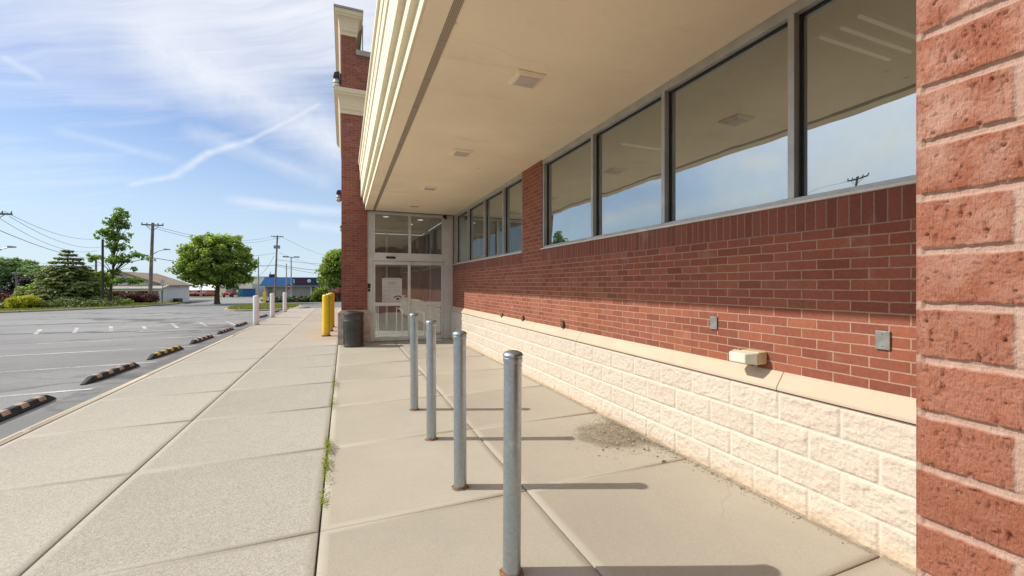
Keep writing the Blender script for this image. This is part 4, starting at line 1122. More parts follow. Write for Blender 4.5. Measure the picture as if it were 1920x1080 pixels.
def limbs(mb, base, top, r0, cents, rr, n, seed):
    r = random.Random(seed); base = Vector(base); top = Vector(top)
    k = 5; last = base; pts = [base]
    for i in range(1, k + 1):
        t = i / k; p = base.lerp(top, t) + Vector((r.uniform(-1, 1), r.uniform(-1, 1), 0)) * r0 * .5; pts.append(p)
    mb.tube(base - Vector((0, 0, .1)), base + Vector((0, 0, .12)), r0 * 1.5, r0 * 1.05, 9)
    for i in range(k): mb.tube(pts[i], pts[i + 1], r0 * (1 - .8 * i / k), r0 * (1 - .8 * (i + 1) / k), 9, False)
    for c in r.sample(list(cents), min(n, len(cents))):
        c = Vector(c); t = min(.95, max(.35, (c.z - base.z) / max(.1, top.z - base.z) - .25)); s = base.lerp(top, t)
        mid = s.lerp(c, .5) + Vector((0, 0, .12 * (c - s).length)); rad = r0 * .34
        mb.tube(s, mid, rad, rad * .6, 5, False); mb.tube(mid, c, rad * .6, rad * .2, 5, False)

def tree(name, label, cat, base, blobs, trunk_top, r0, mat, n_cl, per, cl_r, size, seed, hollow=.5, nl=14, group=None, up=.5):
    t = thing(name, label, cat, base, 0, group)
    V, Q, tn, ce = crown(blobs, n_cl, per, cl_r, size, seed, hollow, up)
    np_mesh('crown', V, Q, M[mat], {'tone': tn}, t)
    if r0 > 0:
        mb = MB(); limbs(mb, (0, 0, 0), trunk_top, r0, ce, 0, nl, seed); mb.build('trunk', M['trunk'], t, smooth=True)
    return t

def shrub(name, label, cat, base, blobs, mat, n_cl, per, cl_r, size, seed, group=None, hollow=.6):
    return tree(name, label, cat, base, blobs, (0, 0, .5), .05, mat, n_cl, per, cl_r, size, seed, hollow, 5, group)

def at(u, Z, dz=0.0):
    x, y, _ = P(u, Z); return (x, y, T(x, y) + dz)

# round shade tree on the lot
tree('shade_tree', 'round leafy shade tree standing alone beyond the parking lot', 'tree', at(407, 36.4),
     [(0, 0, 3.7, 2.55, 2.5, 2.2), (-.9, .2, 4.3, 1.9, 1.9, 1.6), (.8, 0, 4.7, 1.6, 1.7, 1.3), (1.5, .2, 3.3, 1.5, 1.7, 1.45), (-1.8, 0, 3.2, 1.3, 1.5, 1.3), (-.3, 0, 5.2, 1.2, 1.3, .75), (.9, .3, 2.2, 1.5, 1.5, .75), (-.8, .2, 2.4, 1.3, 1.5, .8)],
     (0, 0, 4.6), .22, 'leaf_maple', 520, 42, .42, .22, 11, .55, 40)
# tall sparse young tree
tree('tall_tree', 'tall thin young tree with sparse bright leaves behind the dark post', 'tree', at(206, 33, .05),
     [(.55, 0, 7.0, .62, .6, .65), (.25, 0, 6.4, .5, .5, .4), (.75, 0, 6.2, .5, .5, .4), (-.1, 0, 5.7, .7, .6, .4), (-.95, 0, 5.3, .35, .3, .22), (.6, 0, 5.3, .8, .7, .45), (.1, 0, 4.6, .7, .6, .4), (1.1, 0, 4.6, .6, .5, .35), (-.9, 0, 3.8, .45, .4, .35), (1.5, 0, 3.9, .7, .6, .35), (2.2, 0, 3.7, .45, .4, .3), (.5, 0, 3.6, .7, .6, .35), (.2, 0, 2.7, .5, .5, .22), (1.5, 0, 2.9, .5, .4, .2), (1.5, 0, 1.9, .9, .6, .25), (.3, 0, 1.9, .7, .6, .28)],
     (.5, 0, 7.1), .10, 'leaf_tall', 215, 14, .25, .23, 21, .1, 40)
# spruce: tiers of drooping boughs set with needle sprays
def spruce():
    bx = at(128, 33, .05); t = thing('spruce_tree', 'dark green spruce with bare-looking tiers near its pointed top', 'tree', bx)
    r = np.random.RandomState(8); pts = []; nr = []; tone = []; mb = MB(); H = 4.35
    mb.tube((0, 0, -.1), (0, 0, H), .13, .015, 8)
    z = .25
    while z < H - .08:
        f = 1 - z / H; R = .22 + 3.1 * f ** .85; nb = int(6 + 10 * f); a0 = r.rand() * 6.3
        for k in range(nb):
            a = a0 + 2 * pi * k / nb + r.normal(0, .12); L = R * r.uniform(.72, 1.12); droop = .22 * L
            tip = Vector((cos(a) * L, sin(a) * L, z + .10 - droop + .10 * L)); mid = Vector((cos(a) * L * .5, sin(a) * L * .5, z - .02))
            mb.tube((0, 0, z), mid, .02, .014, 4, False); mb.tube(mid, tip, .014, .004, 4, False)
            m = int(80 * L + 16)
            for q in range(m):
                s = r.rand() ** .7; c = Vector((0, 0, z)).lerp(mid, s * 2) if s < .5 else mid.lerp(tip, s * 2 - 1)
                w = (.20 * L + .05) * (1 - abs(s - .55)) * r.normal(0, .75)
                pts.append((c.x - sin(a) * w, c.y + cos(a) * w, c.z - abs(w) * .35 + r.normal(0, .02))); nr.append((cos(a) * .4, sin(a) * .4, .9))
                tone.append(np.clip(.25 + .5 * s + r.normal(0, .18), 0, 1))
        z += .15 + .17 * f * r.uniform(.8, 1.2) + (.10 if z > 3.0 else 0)
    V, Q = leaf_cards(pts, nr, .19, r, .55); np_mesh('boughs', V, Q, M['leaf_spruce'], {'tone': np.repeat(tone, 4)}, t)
    mb.build('trunk', M['trunk'], t)
spruce()
shrub('juniper_bush', 'low spreading dark juniper sprawling round the foot of the spruce', 'shrub', at(112, 29.5, .05),
      [(-2.5, .6, .16, 1.0, 1.0, .22), (-1.6, .3, .24, .8, .8, .32), (-.5, .1, .18, 1.1, 1.0, .22), (.5, .2, .24, .7, .8, .30), (1.2, .0, .16, 1.0, 1.0, .20), (2.0, .3, .22, .6, .7, .26), (2.6, .4, .15, .8, .8, .20)], 'leaf_juniper', 300, 26, .26, .14, 31)
shrub('gold_bush', 'bright yellow-green bush at the left edge of the verge', 'shrub', at(41, 28.2, .05), [(0, 0, .45, .65, .7, .45), (.3, .1, .5, .5, .6, .42), (-.3, 0, .38, .45, .5, .36)], 'leaf_gold', 130, 30, .22, .11, 32)
shrub('green_bush', 'light green bush between the gold bush and the spruce', 'shrub', at(57, 31.5, .05), [(0, .3, .9, .75, .8, .72), (-.5, 0, .6, .6, .6, .5)], 'leaf_tall', 90, 26, .25, .15, 33)
bg = 'wine-red barberry hedges on the verge'
shrub('barberry_hedge', 'wine-red barberry hedge cut by the left edge of the view', 'hedge', at(2, 29, .05), [(0, 0, .5, 1.0, .9, .55), (-1.3, 0, .5, 1.0, .9, .55)], 'leaf_red', 150, 30, .22, .10, 34, bg)
shrub('barberry_hedge', 'wine-red barberry hedge right behind the thin young tree', 'hedge', at(232, 37.5, .05), [(-.5, 0, .55, .9, .7, .55), (.5, 0, .52, .8, .7, .5)], 'leaf_red', 170, 30, .22, .11, 35, bg)
shrub('barberry_hedge', 'wine-red barberry hedge at the foot of the utility pole with the street lamp', 'hedge', at(264, 38.2, .05), [(-.6, 0, .52, .8, .7, .48), (.5, 0, .54, .85, .7, .5)], 'leaf_red', 170, 30, .22, .11, 36, bg)
shrub('low_bush', 'small pale green bush at the foot of the barberry', 'shrub', at(237, 35.6, .05), [(0, 0, .22, .4, .35, .25)], 'leaf_tall', 30, 22, .14, .10, 37)
tree('bright_tree', 'fresh yellow-green tree showing to the right of the spruce', 'tree', at(172, 44, 0), [(0, 0, 2.2, 1.5, 1.3, 1.2), (.8, 0, 2.7, 1.1, 1.1, .9), (-.7, 0, 2.9, 1.0, 1.0, .8)], (0, 0, 2.6), .12, 'leaf_bright', 190, 34, .4, .24, 41, .4)
tree('purple_tree', 'rounded dark purple tree far left behind the bushes', 'tree', at(48, 62, 0), [(0, 0, 2.15, 1.55, 1.5, 1.35), (-1.5, 0, 1.4, 1.0, 1.0, .95), (-2.3, 0, 1.0, .7, .8, .8)], (0, 0, 2.6), .2, 'leaf_purple', 260, 36, .5, .32, 42, .5)
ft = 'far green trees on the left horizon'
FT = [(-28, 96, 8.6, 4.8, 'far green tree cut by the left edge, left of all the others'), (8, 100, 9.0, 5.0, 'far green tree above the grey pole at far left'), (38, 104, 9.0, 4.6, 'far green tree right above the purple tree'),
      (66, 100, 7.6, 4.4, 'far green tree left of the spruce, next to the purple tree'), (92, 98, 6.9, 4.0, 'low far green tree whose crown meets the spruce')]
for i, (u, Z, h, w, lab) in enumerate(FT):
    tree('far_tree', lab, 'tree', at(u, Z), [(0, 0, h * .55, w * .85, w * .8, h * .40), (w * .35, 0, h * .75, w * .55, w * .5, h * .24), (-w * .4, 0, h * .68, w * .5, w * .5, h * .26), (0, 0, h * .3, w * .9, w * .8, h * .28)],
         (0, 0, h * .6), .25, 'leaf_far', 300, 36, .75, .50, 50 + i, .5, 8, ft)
tree('pale_tree', 'pale green rounded tree in front of the far trees, left of the spruce', 'tree', at(82, 80), [(0, 0, 2.3, 3.1, 2.5, 1.5), (-1.8, 0, 1.6, 1.8, 1.8, 1.1)], (0, 0, 2.0), .18, 'leaf_tall', 260, 32, .55, .36, 60, .5, 8)
tree('street_tree', 'leafy green tree half hidden behind the brick pier', 'tree', at(640, 46), [(0, 0, 4.0, 2.0, 1.9, 1.8), (-1.0, 0, 3.4, 1.3, 1.4, 1.3), (-.9, 0, 2.4, 1.3, 1.4, .9), (.6, 0, 4.8, 1.2, 1.2, 1.2), (-.4, 0, 5.0, .8, .9, .7)],
     (0, 0, 4.2), .16, 'leaf_maple', 330, 36, .42, .26, 61, .4)
shrub('round_bush', 'round bright green bush in front of the blue-roofed shop', 'shrub', at(606, 50), [(0, 0, .95, 1.05, 1.0, .85), (.5, 0, 1.15, .75, .7, .6), (-.5, 0, .8, .7, .7, .6)], 'leaf_bright', 170, 30, .28, .16, 62)
shrub('red_shrub', 'small rusty red shrub touching the edge of the brick pier', 'shrub', at(634, 42), [(0, 0, 1.0, .65, .6, .35), (.5, 0, 1.0, .5, .5, .3)], 'leaf_pink', 70, 28, .2, .12, 63)
for k in range(7):
    u0 = 505 + 15 * k
    shrub('low_hedge', ['low dark hedge clump below the lamp standard', 'low dark hedge clump next right of the lamp standard', 'low dark hedge clump left of the stop sign', 'leftmost low dark hedge clump below the shop', 'low dark hedge clump in the middle of the hedge row', 'low dark hedge clump next to the round bush', 'low dark hedge clump under the round bush'][[3, 2, 0, 1, 4, 5, 6][k]], 'hedge',
          at(u0, 54 - .4 * k), [(0, 0, .35, .75, .6, .42), (.5, 0, .3, .6, .5, .36)], 'leaf_hedge', 60, 26, .2, .15, 70 + k, 'low hedge in front of the shop')
shrub('ivy_bank', 'low dark green bank beside the red shrub, right of the yellow bollards', 'shrub', at(628, 47), [(0, 0, .4, .9, .7, .45), (.8, 0, .35, .8, .6, .4)], 'leaf_hedge', 80, 26, .22, .15, 80)

# =================================================================== THE FAR BUILDINGS
M['siding'] = plain('grey_siding', (0.50, 0.48, 0.44), 0.8, 0, .08, .5)
M['siding_side'] = plain('grey_wall', (0.66, 0.63, 0.57), 0.8, 0, .06, .5)
M['brown_roof'] = plain('brown_shingles', (0.25, 0.185, 0.135), 0.9, 0, .12, 1.2)
M['porch_roof'] = plain('porch_roof', (0.36, 0.34, 0.30), 0.8, 0, .1, 1)
M['white_trim'] = plain('white_trim', (0.66, 0.65, 0.62), 0.6, 0, .06)
M['dim'] = plain('dim_glass', (0.05, 0.055, 0.06), 0.2, 0, .1)
h = thing('brown_roof_house', 'low grey house with wide brown gable roof behind the wine-red hedges', 'house', (-24.7, 64.2, -.95))
zE, zR = 1.58 + .95, 3.12 + .95
mb = MB(); mb.prism([(-3.95, 0), (3.95, 0), (3.95, zE), (0, zR - .1), (-3.95, zE)], 'y', 0, 9.6); mb.build('wall', M['siding_side'], h)
mb = MB()
for s in (-1, 1):
    mb.prism([(0, zR), (s * 4.35, zE - .10), (s * 4.35, zE - .24), (0, zR - .13)], 'y', -.35, 10.0)
mb.build('roof', M['brown_roof'], h)
mb = MB(); mb.prism([(-.0, 2.45), (-2.4, 2.05), (-2.4, 1.88), (0, 2.2)], 'x', -4.6, 4.6)
mb.v = [(x, y - .02, z) for x, y, z in mb.v]; mb.build('porch_roof', M['porch_roof'], h)
mb = MB(); mb.box(-4.3, -2.36, 1.74, 4.6, -2.28, 1.88); mb.build('porch_beam', M['white_trim'], h)
for x in (-3.8, -1.2, 1.3, 4.4):
    p = MB(); p.box(x - .08, -2.36, 0, x + .08, -2.2, 1.74); p.build('porch_post', M['white_trim'], h)
for x0, x1 in ((-3.4, -1.9), (-1.0, .7), (1.6, 2.7)):
    w = MB(); w.box(x0, -.06, .5, x1, -.01, 1.8); o = w.build('window', M['dim'], h)
    f = MB()
    f.box(x0 - .08, -.08, .42, x1 + .08, -.02, .499).box(x0 - .08, -.08, 1.801, x1 + .08, -.02, 1.88).box((x0 + x1) / 2 - .03, -.08, .5, (x0 + x1) / 2 + .03, -.061, 1.8); f.build('frame', M['white_trim'], o)
mb = MB(); mb.box(3.05, -.07, 0, 3.8, -.01, 1.9); mb.build('door', M['white_trim'], h)
mb = MB(); mb.box(-1.2, -.05, 2.75, 1.2, -.01, 3.25); mb.build('gable_vent', M['dim'], h)
t = thing('condenser_unit', 'dark low air unit against the side wall of the grey house', 'air unit', (-20.3, 66.3, T(0, 66)))
mb = MB(); mb.box(-.1, 0, 0, .5, 1.6, .55); mb.build('case', M['dark'], t, bevel=.05)
mb = MB()
for k in range(6): mb.box(-.09, .1 + .25 * k, .55, .49, .16 + .25 * k, .60)
mb.build('grille', M['grey_metal'], t)

# shop with the blue mansard roof
bz = -1.28
s_ = thing('blue_roof_shop', 'long low shop with bright blue sloped roof front and glass windows', 'shop', (-17.4, 114.6, bz))
b = NB('blue_roof'); p = b.obj(); q = b.sep(p)
seam = b.m('ABSOLUTE', b.m('SUBTRACT', b.m('FRACT', b.m('MULTIPLY', q['X'], 2.2)), .5))
c = b.mix(b.range(b.noise(p, .8, 4), .3, .7), (0.006, 0.090, 0.27), (0.012, 0.125, 0.34))
M['blue_roof'] = b.done(b.bsdf(b.mix(b.range(seam, .44, .5, 0, .4), c, (.005, .07, .24)), .4, .1))
M['blue_pale'] = plain('pale_blue_roof', (0.36, 0.58, 0.82), 0.35, .1, .06)
M['navy'] = plain('navy_sign', (0.018, 0.03, 0.075), 0.5, 0, .2, 2)
M['shop_wall'] = plain('shop_wall', (0.40, 0.37, 0.34), 0.85, 0, .08, .6)
M['cream_wall'] = plain('cream_wall', (0.85, 0.77, 0.58), 0.85, 0, .07, .3)
mb = MB(); mb.box(0, 0, -.1, 26, 14, 3.6); mb.build('wall', M['shop_wall'], s_)
mb = MB(); mb.add([(-.9, -1.3, 2.60), (26.9, -1.3, 2.60), (26.9, -.1, 4.45), (-.05, -.1, 4.45), (-.9, -1.3, 2.48), (26.9, -1.3, 2.48)], [(0, 1, 2, 3), (4, 5, 1, 0)])
mb.build('roof', M['blue_roof'], s_)
mb = MB(); mb.add([(-.9, -1.3, 2.60), (-.05, -.1, 4.45), (-.05, 9.2, 4.45), (-.9, 9.2, 2.60)], [(0, 1, 2, 3)]); mb.add([(-.9, -1.3, 2.48), (-.9, 9.2, 2.48), (-.9, 9.2, 2.6), (-.9, -1.3, 2.6)], [(0, 1, 2, 3)]); mb.build('roof_side', M['blue_pale'], s_)
mb = MB(); mb.box(-.3, -.09, 4.451, 26, 12, 4.55); mb.build('roof_cap', M['blue_roof'], s_)
mb = MB(); mb.box(-.85, -1.29, 2.38, 26.8, .0, 2.479); mb.build('soffit', M['white_trim'], s_)
for x0, x1 in ((10.2, 12.6), (13.0, 14.4), (16.2, 17.6), (18.0, 19.4)):
    w = MB(); w.box(x0, -.08, .35, x1, -.02, 2.2); o = w.build('window', M['dim'], s_)
    f = MB(); f.box(x0, -.12, .27, x1, -.081, .35).box((x0 + x1) / 2 - .05, -.12, .351, (x0 + x1) / 2 + .05, -.081, 2.2); f.build('frame', M['white_trim'], o)
for x in (9.9, 14.7, 15.9): 
    p = MB(); p.box(x - .18, -.14, 0, x + .18, -.03, 2.38); p.build('pilaster', M['white_trim'], s_)
mb = MB(); mb.box(.5, -.06, 0, 1.5, -.01, 2.1); mb.build('door', M['room_dark'], s_)
t = thing('shop_sign', 'dark navy sign panel with pale lettering on the blue roof', 'sign', (-11.4, 113.2, bz + 2.75))
mb = MB(); mb.box(0, -.25, 0, 12.2, -.05, 1.65); mb.build('panel', M['navy'], t)
M['maroon'] = plain('maroon', (0.09, 0.02, 0.04), .5)
mb = MB(); mb.box(.5, -.30, .3, 3.0, -.252, 1.35); mb.build('crest', M['maroon'], t)
M['sign_white'] = plain('sign_white', (0.62, 0.66, 0.72), .5)
ib = MB(); ib.tube((3.55, -.30, .95), (3.55, -.252, .95), .42, n=14)
ib.box(.15, -.30, .35, .4, -.252, 1.3)
r = random.Random(4); x = 5.2
while x < 8.8: w = r.uniform(.18, .45); ib.box(x, -.29, .6, x + w, -.252, 1.15 + r.uniform(-.15, .1)); x += w + .12
ib.build('lettering', M['sign_white'], t)
t = thing('roof_unit', 'small dark roof box at the left end of the blue roof', 'roof unit', (-16.8, 116, bz + 4.55))
mb = MB(); mb.box(0, 0, 0, 1.5, 1.4, .75); mb.build('case', M['navy'], t, bevel=.06)
mb = MB(); mb.tube((.2, .5, .75), (.2, .5, 1.35), .08); mb.build('flue', M['grey_metal'], t)

# long cream building behind, and the grey flat shed left of the shade tree
t = thing('cream_warehouse', 'long cream flat-roofed building behind the blue container', 'building', (-28.5, 122, bz))
mb = MB(); mb.box(0, 0, -.1, 11.4, 20, 4.6); mb.build('wall', M['cream_wall'], t)
mb = MB(); mb.box(-.15, -.15, 4.601, 11.55, 20, 4.85); mb.build('roof_edge', M['white_trim'], t)
mb = MB(); mb.box(7.2, -.08, 0, 9.6, -.01, 3.0); mb.build('loading_door', M['siding'], t)
t = thing('grey_shed', 'long low grey shed with white roof left of the shade tree', 'building', (-60.6, 128, bz))
mb = MB(); mb.box(0, 0, -.1, 30, 10, 1.35); mb.build('wall', M['shed'] if 'shed' in M else plain('shed_wall', (0.12, 0.13, 0.17), .7, 0, .1, .5), t)
mb = MB(); mb.prism([(-1.0, 1.35), (11, 1.35), (5, 3.2)], 'x', -.6, 30.6); mb.v = [(x, y, z) for x, y, z in mb.v]; mb.build('roof', M['white_trim'], t)
for k in range(5):
    d = MB(); d.box(3 + 5 * k, -.07, 0, 6 + 5 * k, -.01, 1.2); d.build('bay_door', M['dim'], t)

# =================================================================== VEHICLES AND CONTAINERS, far off
M['red_paint'] = plain('red_paint', (0.36, 0.035, 0.045), .35, .1, .1)
M['teal'] = plain('teal_paint', (0.03, 0.26, 0.30), .5, 0, .1)
M['bluebox'] = plain('blue_paint', (0.012, 0.10, 0.28), .5, 0, .1)
M['tyre'] = plain('tyre', (0.02, 0.02, 0.02), .8)
def wheels(t, xs, y0, y1, rad):
    for x in xs:
        for y in (y0, y1):
            o = MB(); o.tube((x, y - .1, rad), (x, y + .1, rad), rad, n=18); w = o.build('wheel', M['tyre'], t, smooth=True)
            o = MB(); o.tube((x, y - .11, rad), (x, y + .11, rad), rad * .55, n=14); o.build('rim', M['grey_metal'], w, smooth=True)
def car(label, loc, rz, pickup=False):
    t = thing('pickup_truck' if pickup else 'parked_car', label, 'truck' if pickup else 'car', loc, rz)
    mb = MB()
    if pickup: body = [(-2.5, .45), (2.5, .45), (2.55, .95), (1.3, 1.08), (.55, 1.10), (-2.5, 1.10)]
    else: body = [(-2.1, .32), (2.15, .32), (2.2, .68), (1.1, .86), (-1.9, .92), (-2.15, .8)]
    mb.prism(body, 'y', -.88, .88); mb.build('body', M['red_paint'], t, bevel=.09)
    cab = [(-.55, 1.10), (1.2, 1.09), (.65, 1.68), (-.45, 1.70)] if pickup else [(-1.6, .91), (.95, .87), (.3, 1.36), (-1.1, 1.38)]
    mb = MB(); mb.prism(cab, 'y', -.78, .78); mb.build('cabin', M['dim'], t, bevel=.08)
    rf = MB(); (ax, az), (bx_, bz_) = cab[3], cab[2]; rf.box(ax + .05, -.76, max(az, bz_) - .02, bx_ - .05, .76, max(az, bz_) + .03); rf.build('roof', M['red_paint'], t, bevel=.03)
    wheels(t, (-1.5, 1.5) if pickup else (-1.3, 1.35), -.82, .82, .36 if pickup else .31)
    for s in (-.62, .62):
        o = MB(); xx = 2.5 if pickup else 2.15; o.box(xx - .05, s - .16, .66, xx + .06, s + .16, .80); o.build('headlight', M['lamp_white'], t)
    o = MB(); o.box((-2.56 if pickup else -2.2), -.8, .40, (-2.45 if pickup else -2.08), .8, .56); o.build('bumper', M['grey_metal'], t)
x, y, z = at(434, 92); car('red pickup truck parked beside the teal container', (x, y, z), -1.75, True)
x, y, z = at(367, 104); car('small red parked car left of the shade tree trunk', (x, y, z), -1.8)
x, y, z = at(386, 104); car('second red parked car, close left of the shade tree trunk', (x, y, z), -1.9)
def container(name, label, loc, w, mat):
    t = thing(name, label, 'container', loc)
    mb = MB(); mb.prism([(0, .12), (w, .12), (w, 1.75), (0, 1.75)], 'y', 0, 1.8); mb.build('body', M[mat], t, bevel=.05)
    mb = MB()
    for k in range(5): mb.box(.12 + k * (w - .3) / 4, -.05, .12, .22 + k * (w - .3) / 4, .0, 1.74)
    mb.box(-.05, -.07, 1.62, w + .05, .0, 1.76); mb.build('ribs', M[mat], t)
    mb = MB(); mb.prism([(-.03, 1.76), (w + .03, 1.76), (w + .03, 1.84), (-.03, 1.84)], 'y', -.05, 1.85); mb.build('lid', M['dark'], t)
    for xx in (.2, w - .2):
        o = MB(); o.tube((xx, .3, .06), (xx, .3, .12), .06); o.build('caster', M['tyre'], t)
x, y, z = at(446, 90); container('waste_container', 'teal waste container beside the red pickup truck', (x, y, z), 1.2, 'teal')
x, y, z = at(454.5, 89); container('waste_container', 'larger bright blue waste container right of the teal one', (x, y, z), 2.1, 'bluebox')

# =================================================================== POLES AND WIRES
def utility_pole(label, u, Z, H, arm, lean=0.0, r=.15, lamp=None, cans=0, arm_rot=0.0, group=None, base=None, double=False):
    loc = base if base else at(u, Z)
    t = thing('utility_pole', label, 'utility pole', loc, arm_rot, group)
    mb = MB(); mb.tube((0, 0, -.3), (lean, 0, H), r * 1.15, r * .75, 10); mb.build('pole', M['wood_pole'], t, smooth=True)
    for kz in ([.25, 1.0] if double else [.25]):
        ab = MB(); z = H - kz; ab.box(lean - arm, -.16, z - .07, lean + arm, -.04, z + .07); a_ = ab.build('crossarm', M['wood_pole'], t)
        ib = MB()
        for s in (-.95, -.5, .5, .95): ib.lathe([(.03, 0), (.06, .05), (.045, .10), (.06, .14), (.02, .2)], c=(lean + arm * s, -.1, z + .07), n=8)
        ib.build('insulators', M['grey_metal'], a_)
        bb = MB(); bb.tube((lean + arm * .6, -.1, z - .06), (lean, -.1, z - .7), .025, n=5).tube((lean - arm * .6, -.1, z - .06), (lean, -.1, z - .7), .025, n=5); bb.build('brace', M['wood_pole'], a_)
    for k in range(cans):
        s = (-1, 1)[k]; cb = MB(); cb.lathe([(.2, 0), (.22, .05), (.22, .62), (.12, .70), (.03, .72)], c=(lean * .8 + s * .40, 0, H - 2.75), n=14)
        cb.tube((lean * .8, 0, H - 2.4), (lean * .8 + s * .3, 0, H - 2.4), .05, n=6); cb.build('transformer', M['grey_metal'], t, smooth=True)
    if lamp:
        lz, dx = lamp; lb = MB(); lb.path([(lean * .6, 0, lz), (lean * .6 + dx * .5, 0, lz + .45), (lean * .6 + dx * .9, 0, lz + .6)], .04, 6); a_ = lb.build('lamp_arm', M['grey_metal'], t)
        hb = MB(); x0 = lean * .6 + dx * .85; hb.prism([(x0, lz + .55), (x0 + dx * .45, lz + .58), (x0 + dx * .45, lz + .68), (x0, lz + .72)], 'y', -.12, .12); hb.build('lamp_head', M['grey_metal'], a_, bevel=.03)
    return t, Vector(loc) + Vector((lean, 0, H))
_, top1 = utility_pole('weathered utility pole with crossarm and street lamp, in front of the grey house', 280.5, 45, 8.75, .95, .28, .17, (5.3, 1.25), group=None)
_, top2 = utility_pole('tall utility pole with two transformers before the blue-roofed shop', 515, 88, 12.95, 1.1, .5, .19, None, 2)
_, top3 = utility_pole('utility pole at the left edge whose crossarm and lamp reach into view', -13, 33, 7.55, 1.15, 0, .15, (4.1, 1.0), base=None)
_, top4 = utility_pole('thin grey utility pole in front of the purple tree', 31, 58, 4.15, .35, 0, .12)
_, top5 = utility_pole('utility pole half hidden in the leaves of the thin young tree', 180, 60, 6.6, .3, 0, .15)
_, top6 = utility_pole('utility pole seen only as a reflection in the nearest window', 0, 0, 12.2, .80, 0, .15, base=(-40, 25.2, -.12), arm_rot=1.3)
t = thing('dark_post', 'tall dark bare post in front of the thin young tree', 'post', at(192.5, 31.5, .05))
mb = MB(); mb.box(-.16, -.16, 0, .16, .16, .12); mb.build('footing', M['kerb_ring'], t, bevel=.02)
mb = MB(); mb.lathe([(.08, .1), (.07, 5.0), (.05, 5.02)], n=12); mb.build('shaft', M['dark_post'] if 'dark_post' in M else plain('dark_post', (.03, .03, .032), .6), t, smooth=True)
def lot_light(label, u, Z, H, heads):
    t = thing('lamp_post', label, 'lamp post', at(u, Z)); mb = MB(); mb.lathe([(.25, 0), (.25, .6), (.12, .62), (.09, H)], n=12); mb.build('shaft', M['grey_metal'], t, smooth=True)
    for s in ((-1, 1) if heads else ()):
        a = MB(); a.tube((0, 0, H - .1), (s * .5, 0, H - .05), .05); o = a.build('arm', M['dark'], t)
        hb = MB(); hb.box(min(s * .45, s * 1.45), -.25, H - .12, max(s * .45, s * 1.45), .25, H + .08); hb.build('lamp_head', M['dark'], o, bevel=.04)
lot_light('dark lamp post with two flat heads before the blue-roofed shop', 546, 82, 8.0, True)
lot_light('plain thin grey post right of the shade tree crown', 484.5, 80, 7.9, False)
lot_light('short pale post just left of the two-headed lamp post', 537, 86, 6.9, False)
lot_light('short thin post between the shed and the shade tree', 377, 95, 3.6, False)
t = thing('stop_sign', 'red and white traffic sign on a post near the low hedge', 'sign', at(541.5, 70))
mb = MB(); mb.tube((0, 0, 0), (0, 0, 2.3), .035); mb.build('sign_post', M['grey_metal'], t)
mb = MB(); pts = [(.40 * cos(pi / 8 + k * pi / 4), 2.15 + .40 * sin(pi / 8 + k * pi / 4)) for k in range(8)]; mb.prism(pts, 'y', -.06, -.04); mb.build('sign_face', M['red_paint'], t)
mb = MB(); mb.box(-.28, -.066, 2.10, .28, -.0605, 2.22); mb.build('legend', M['sign_white'], t)
t = thing('street_sign', 'slim sign post seen edge-on in front of the grey house', 'sign', at(305, 44))
mb = MB(); mb.tube((0, 0, 0), (0, 0, 2.6), .04); mb.build('sign_post', M['wood_pole'], t)
mb = MB(); mb.box(-.16, -.05, 1.9, .16, -.03, 2.5); mb.build('sign_face', M['siding'], t)

def wire(label, a, b_, sag, r=.016, group='overhead wires'):
    a = Vector(a); b_ = Vector(b_); t = thing('overhead_wire', label, 'wire', a, 0, group); pts = []
    for k in range(15):
        s = k / 14; p = a.lerp(b_, s) - a; p.z -= sag * 4 * s * (1 - s); pts.append(p)
    mb = MB(); mb.path(pts, r, 5); mb.build('cable', M['wire'], t); return t
M['wire'] = plain('wire', (.05, .05, .055), .6)
def pt(u, v, Z): x, y, _ = P(u, Z); return (x, y, ZV(v, Z))
wire('uppermost wire from the left-edge pole to the thin young tree', pt(8, 396, 33), pt(200, 445, 58), 1.0)
wire('wire from the end of the left-edge crossarm to the thin young tree', pt(18, 406, 33), pt(196, 462, 60), 1.0)
wire('inner wire from the left-edge crossarm, under the upper two', pt(-6, 406, 33), pt(182, 470, 60), 1.1)
wire('heavy low wire sloping down from the left edge to the spruce', pt(-10, 428, 32), pt(184, 486, 60), .5, .024)
wire('lowest wire at far left, passing behind the spruce', pt(-10, 478, 60), pt(183, 500, 62), .4)
wire('low wire from the half-hidden pole to the lamp pole', pt(150, 497, 60), pt(283, 484, 45), .3, .022)
wire('heavy cable from the lamp pole to behind the shade tree', pt(285, 483, 45), pt(486, 498, 82), .5, .035)
wire('upper wire from the lamp pole top to the transformer pole', pt(290, 424, 45), pt(511, 443, 88), 1.2, .02)
wire('outer wire from the lamp pole top to the transformer pole', pt(276, 424, 45), pt(528, 443, 88), 1.6, .02)
wire('wire from the transformers to the thin post by the shade tree', pt(518, 474, 88), pt(340, 470, 62), .8, .024)
wire('thick telephone cable left of the transformer pole', pt(516, 497, 88), pt(484, 498, 81), .1, .05)
wire('upper wire running right from the transformer pole', pt(528, 444, 88), pt(700, 492, 110), 1.6, .022)
wire('middle wire running right from the transformer pole', pt(524, 474, 88), pt(700, 508, 110), 1.4, .022)
wire('double wire running right under the transformers', pt(519, 487, 88), pt(700, 494, 108), .6, .032)
wire('telephone cable running right above the blue roof', pt(517, 496, 88), pt(700, 505, 108), .9, .045)
wire('lowest cable dropping right toward the street tree', pt(516, 498, 88), pt(700, 522, 100), .6, .03)
wire('looping service cable from the transformer pole down to the cream building', pt(514, 480, 88), pt(470, 520, 118), 1.6, .03)
wire('wire high over the lot seen only in the window', (-40, 25.2, 12.0), (-44, 62, 11.6), .8)

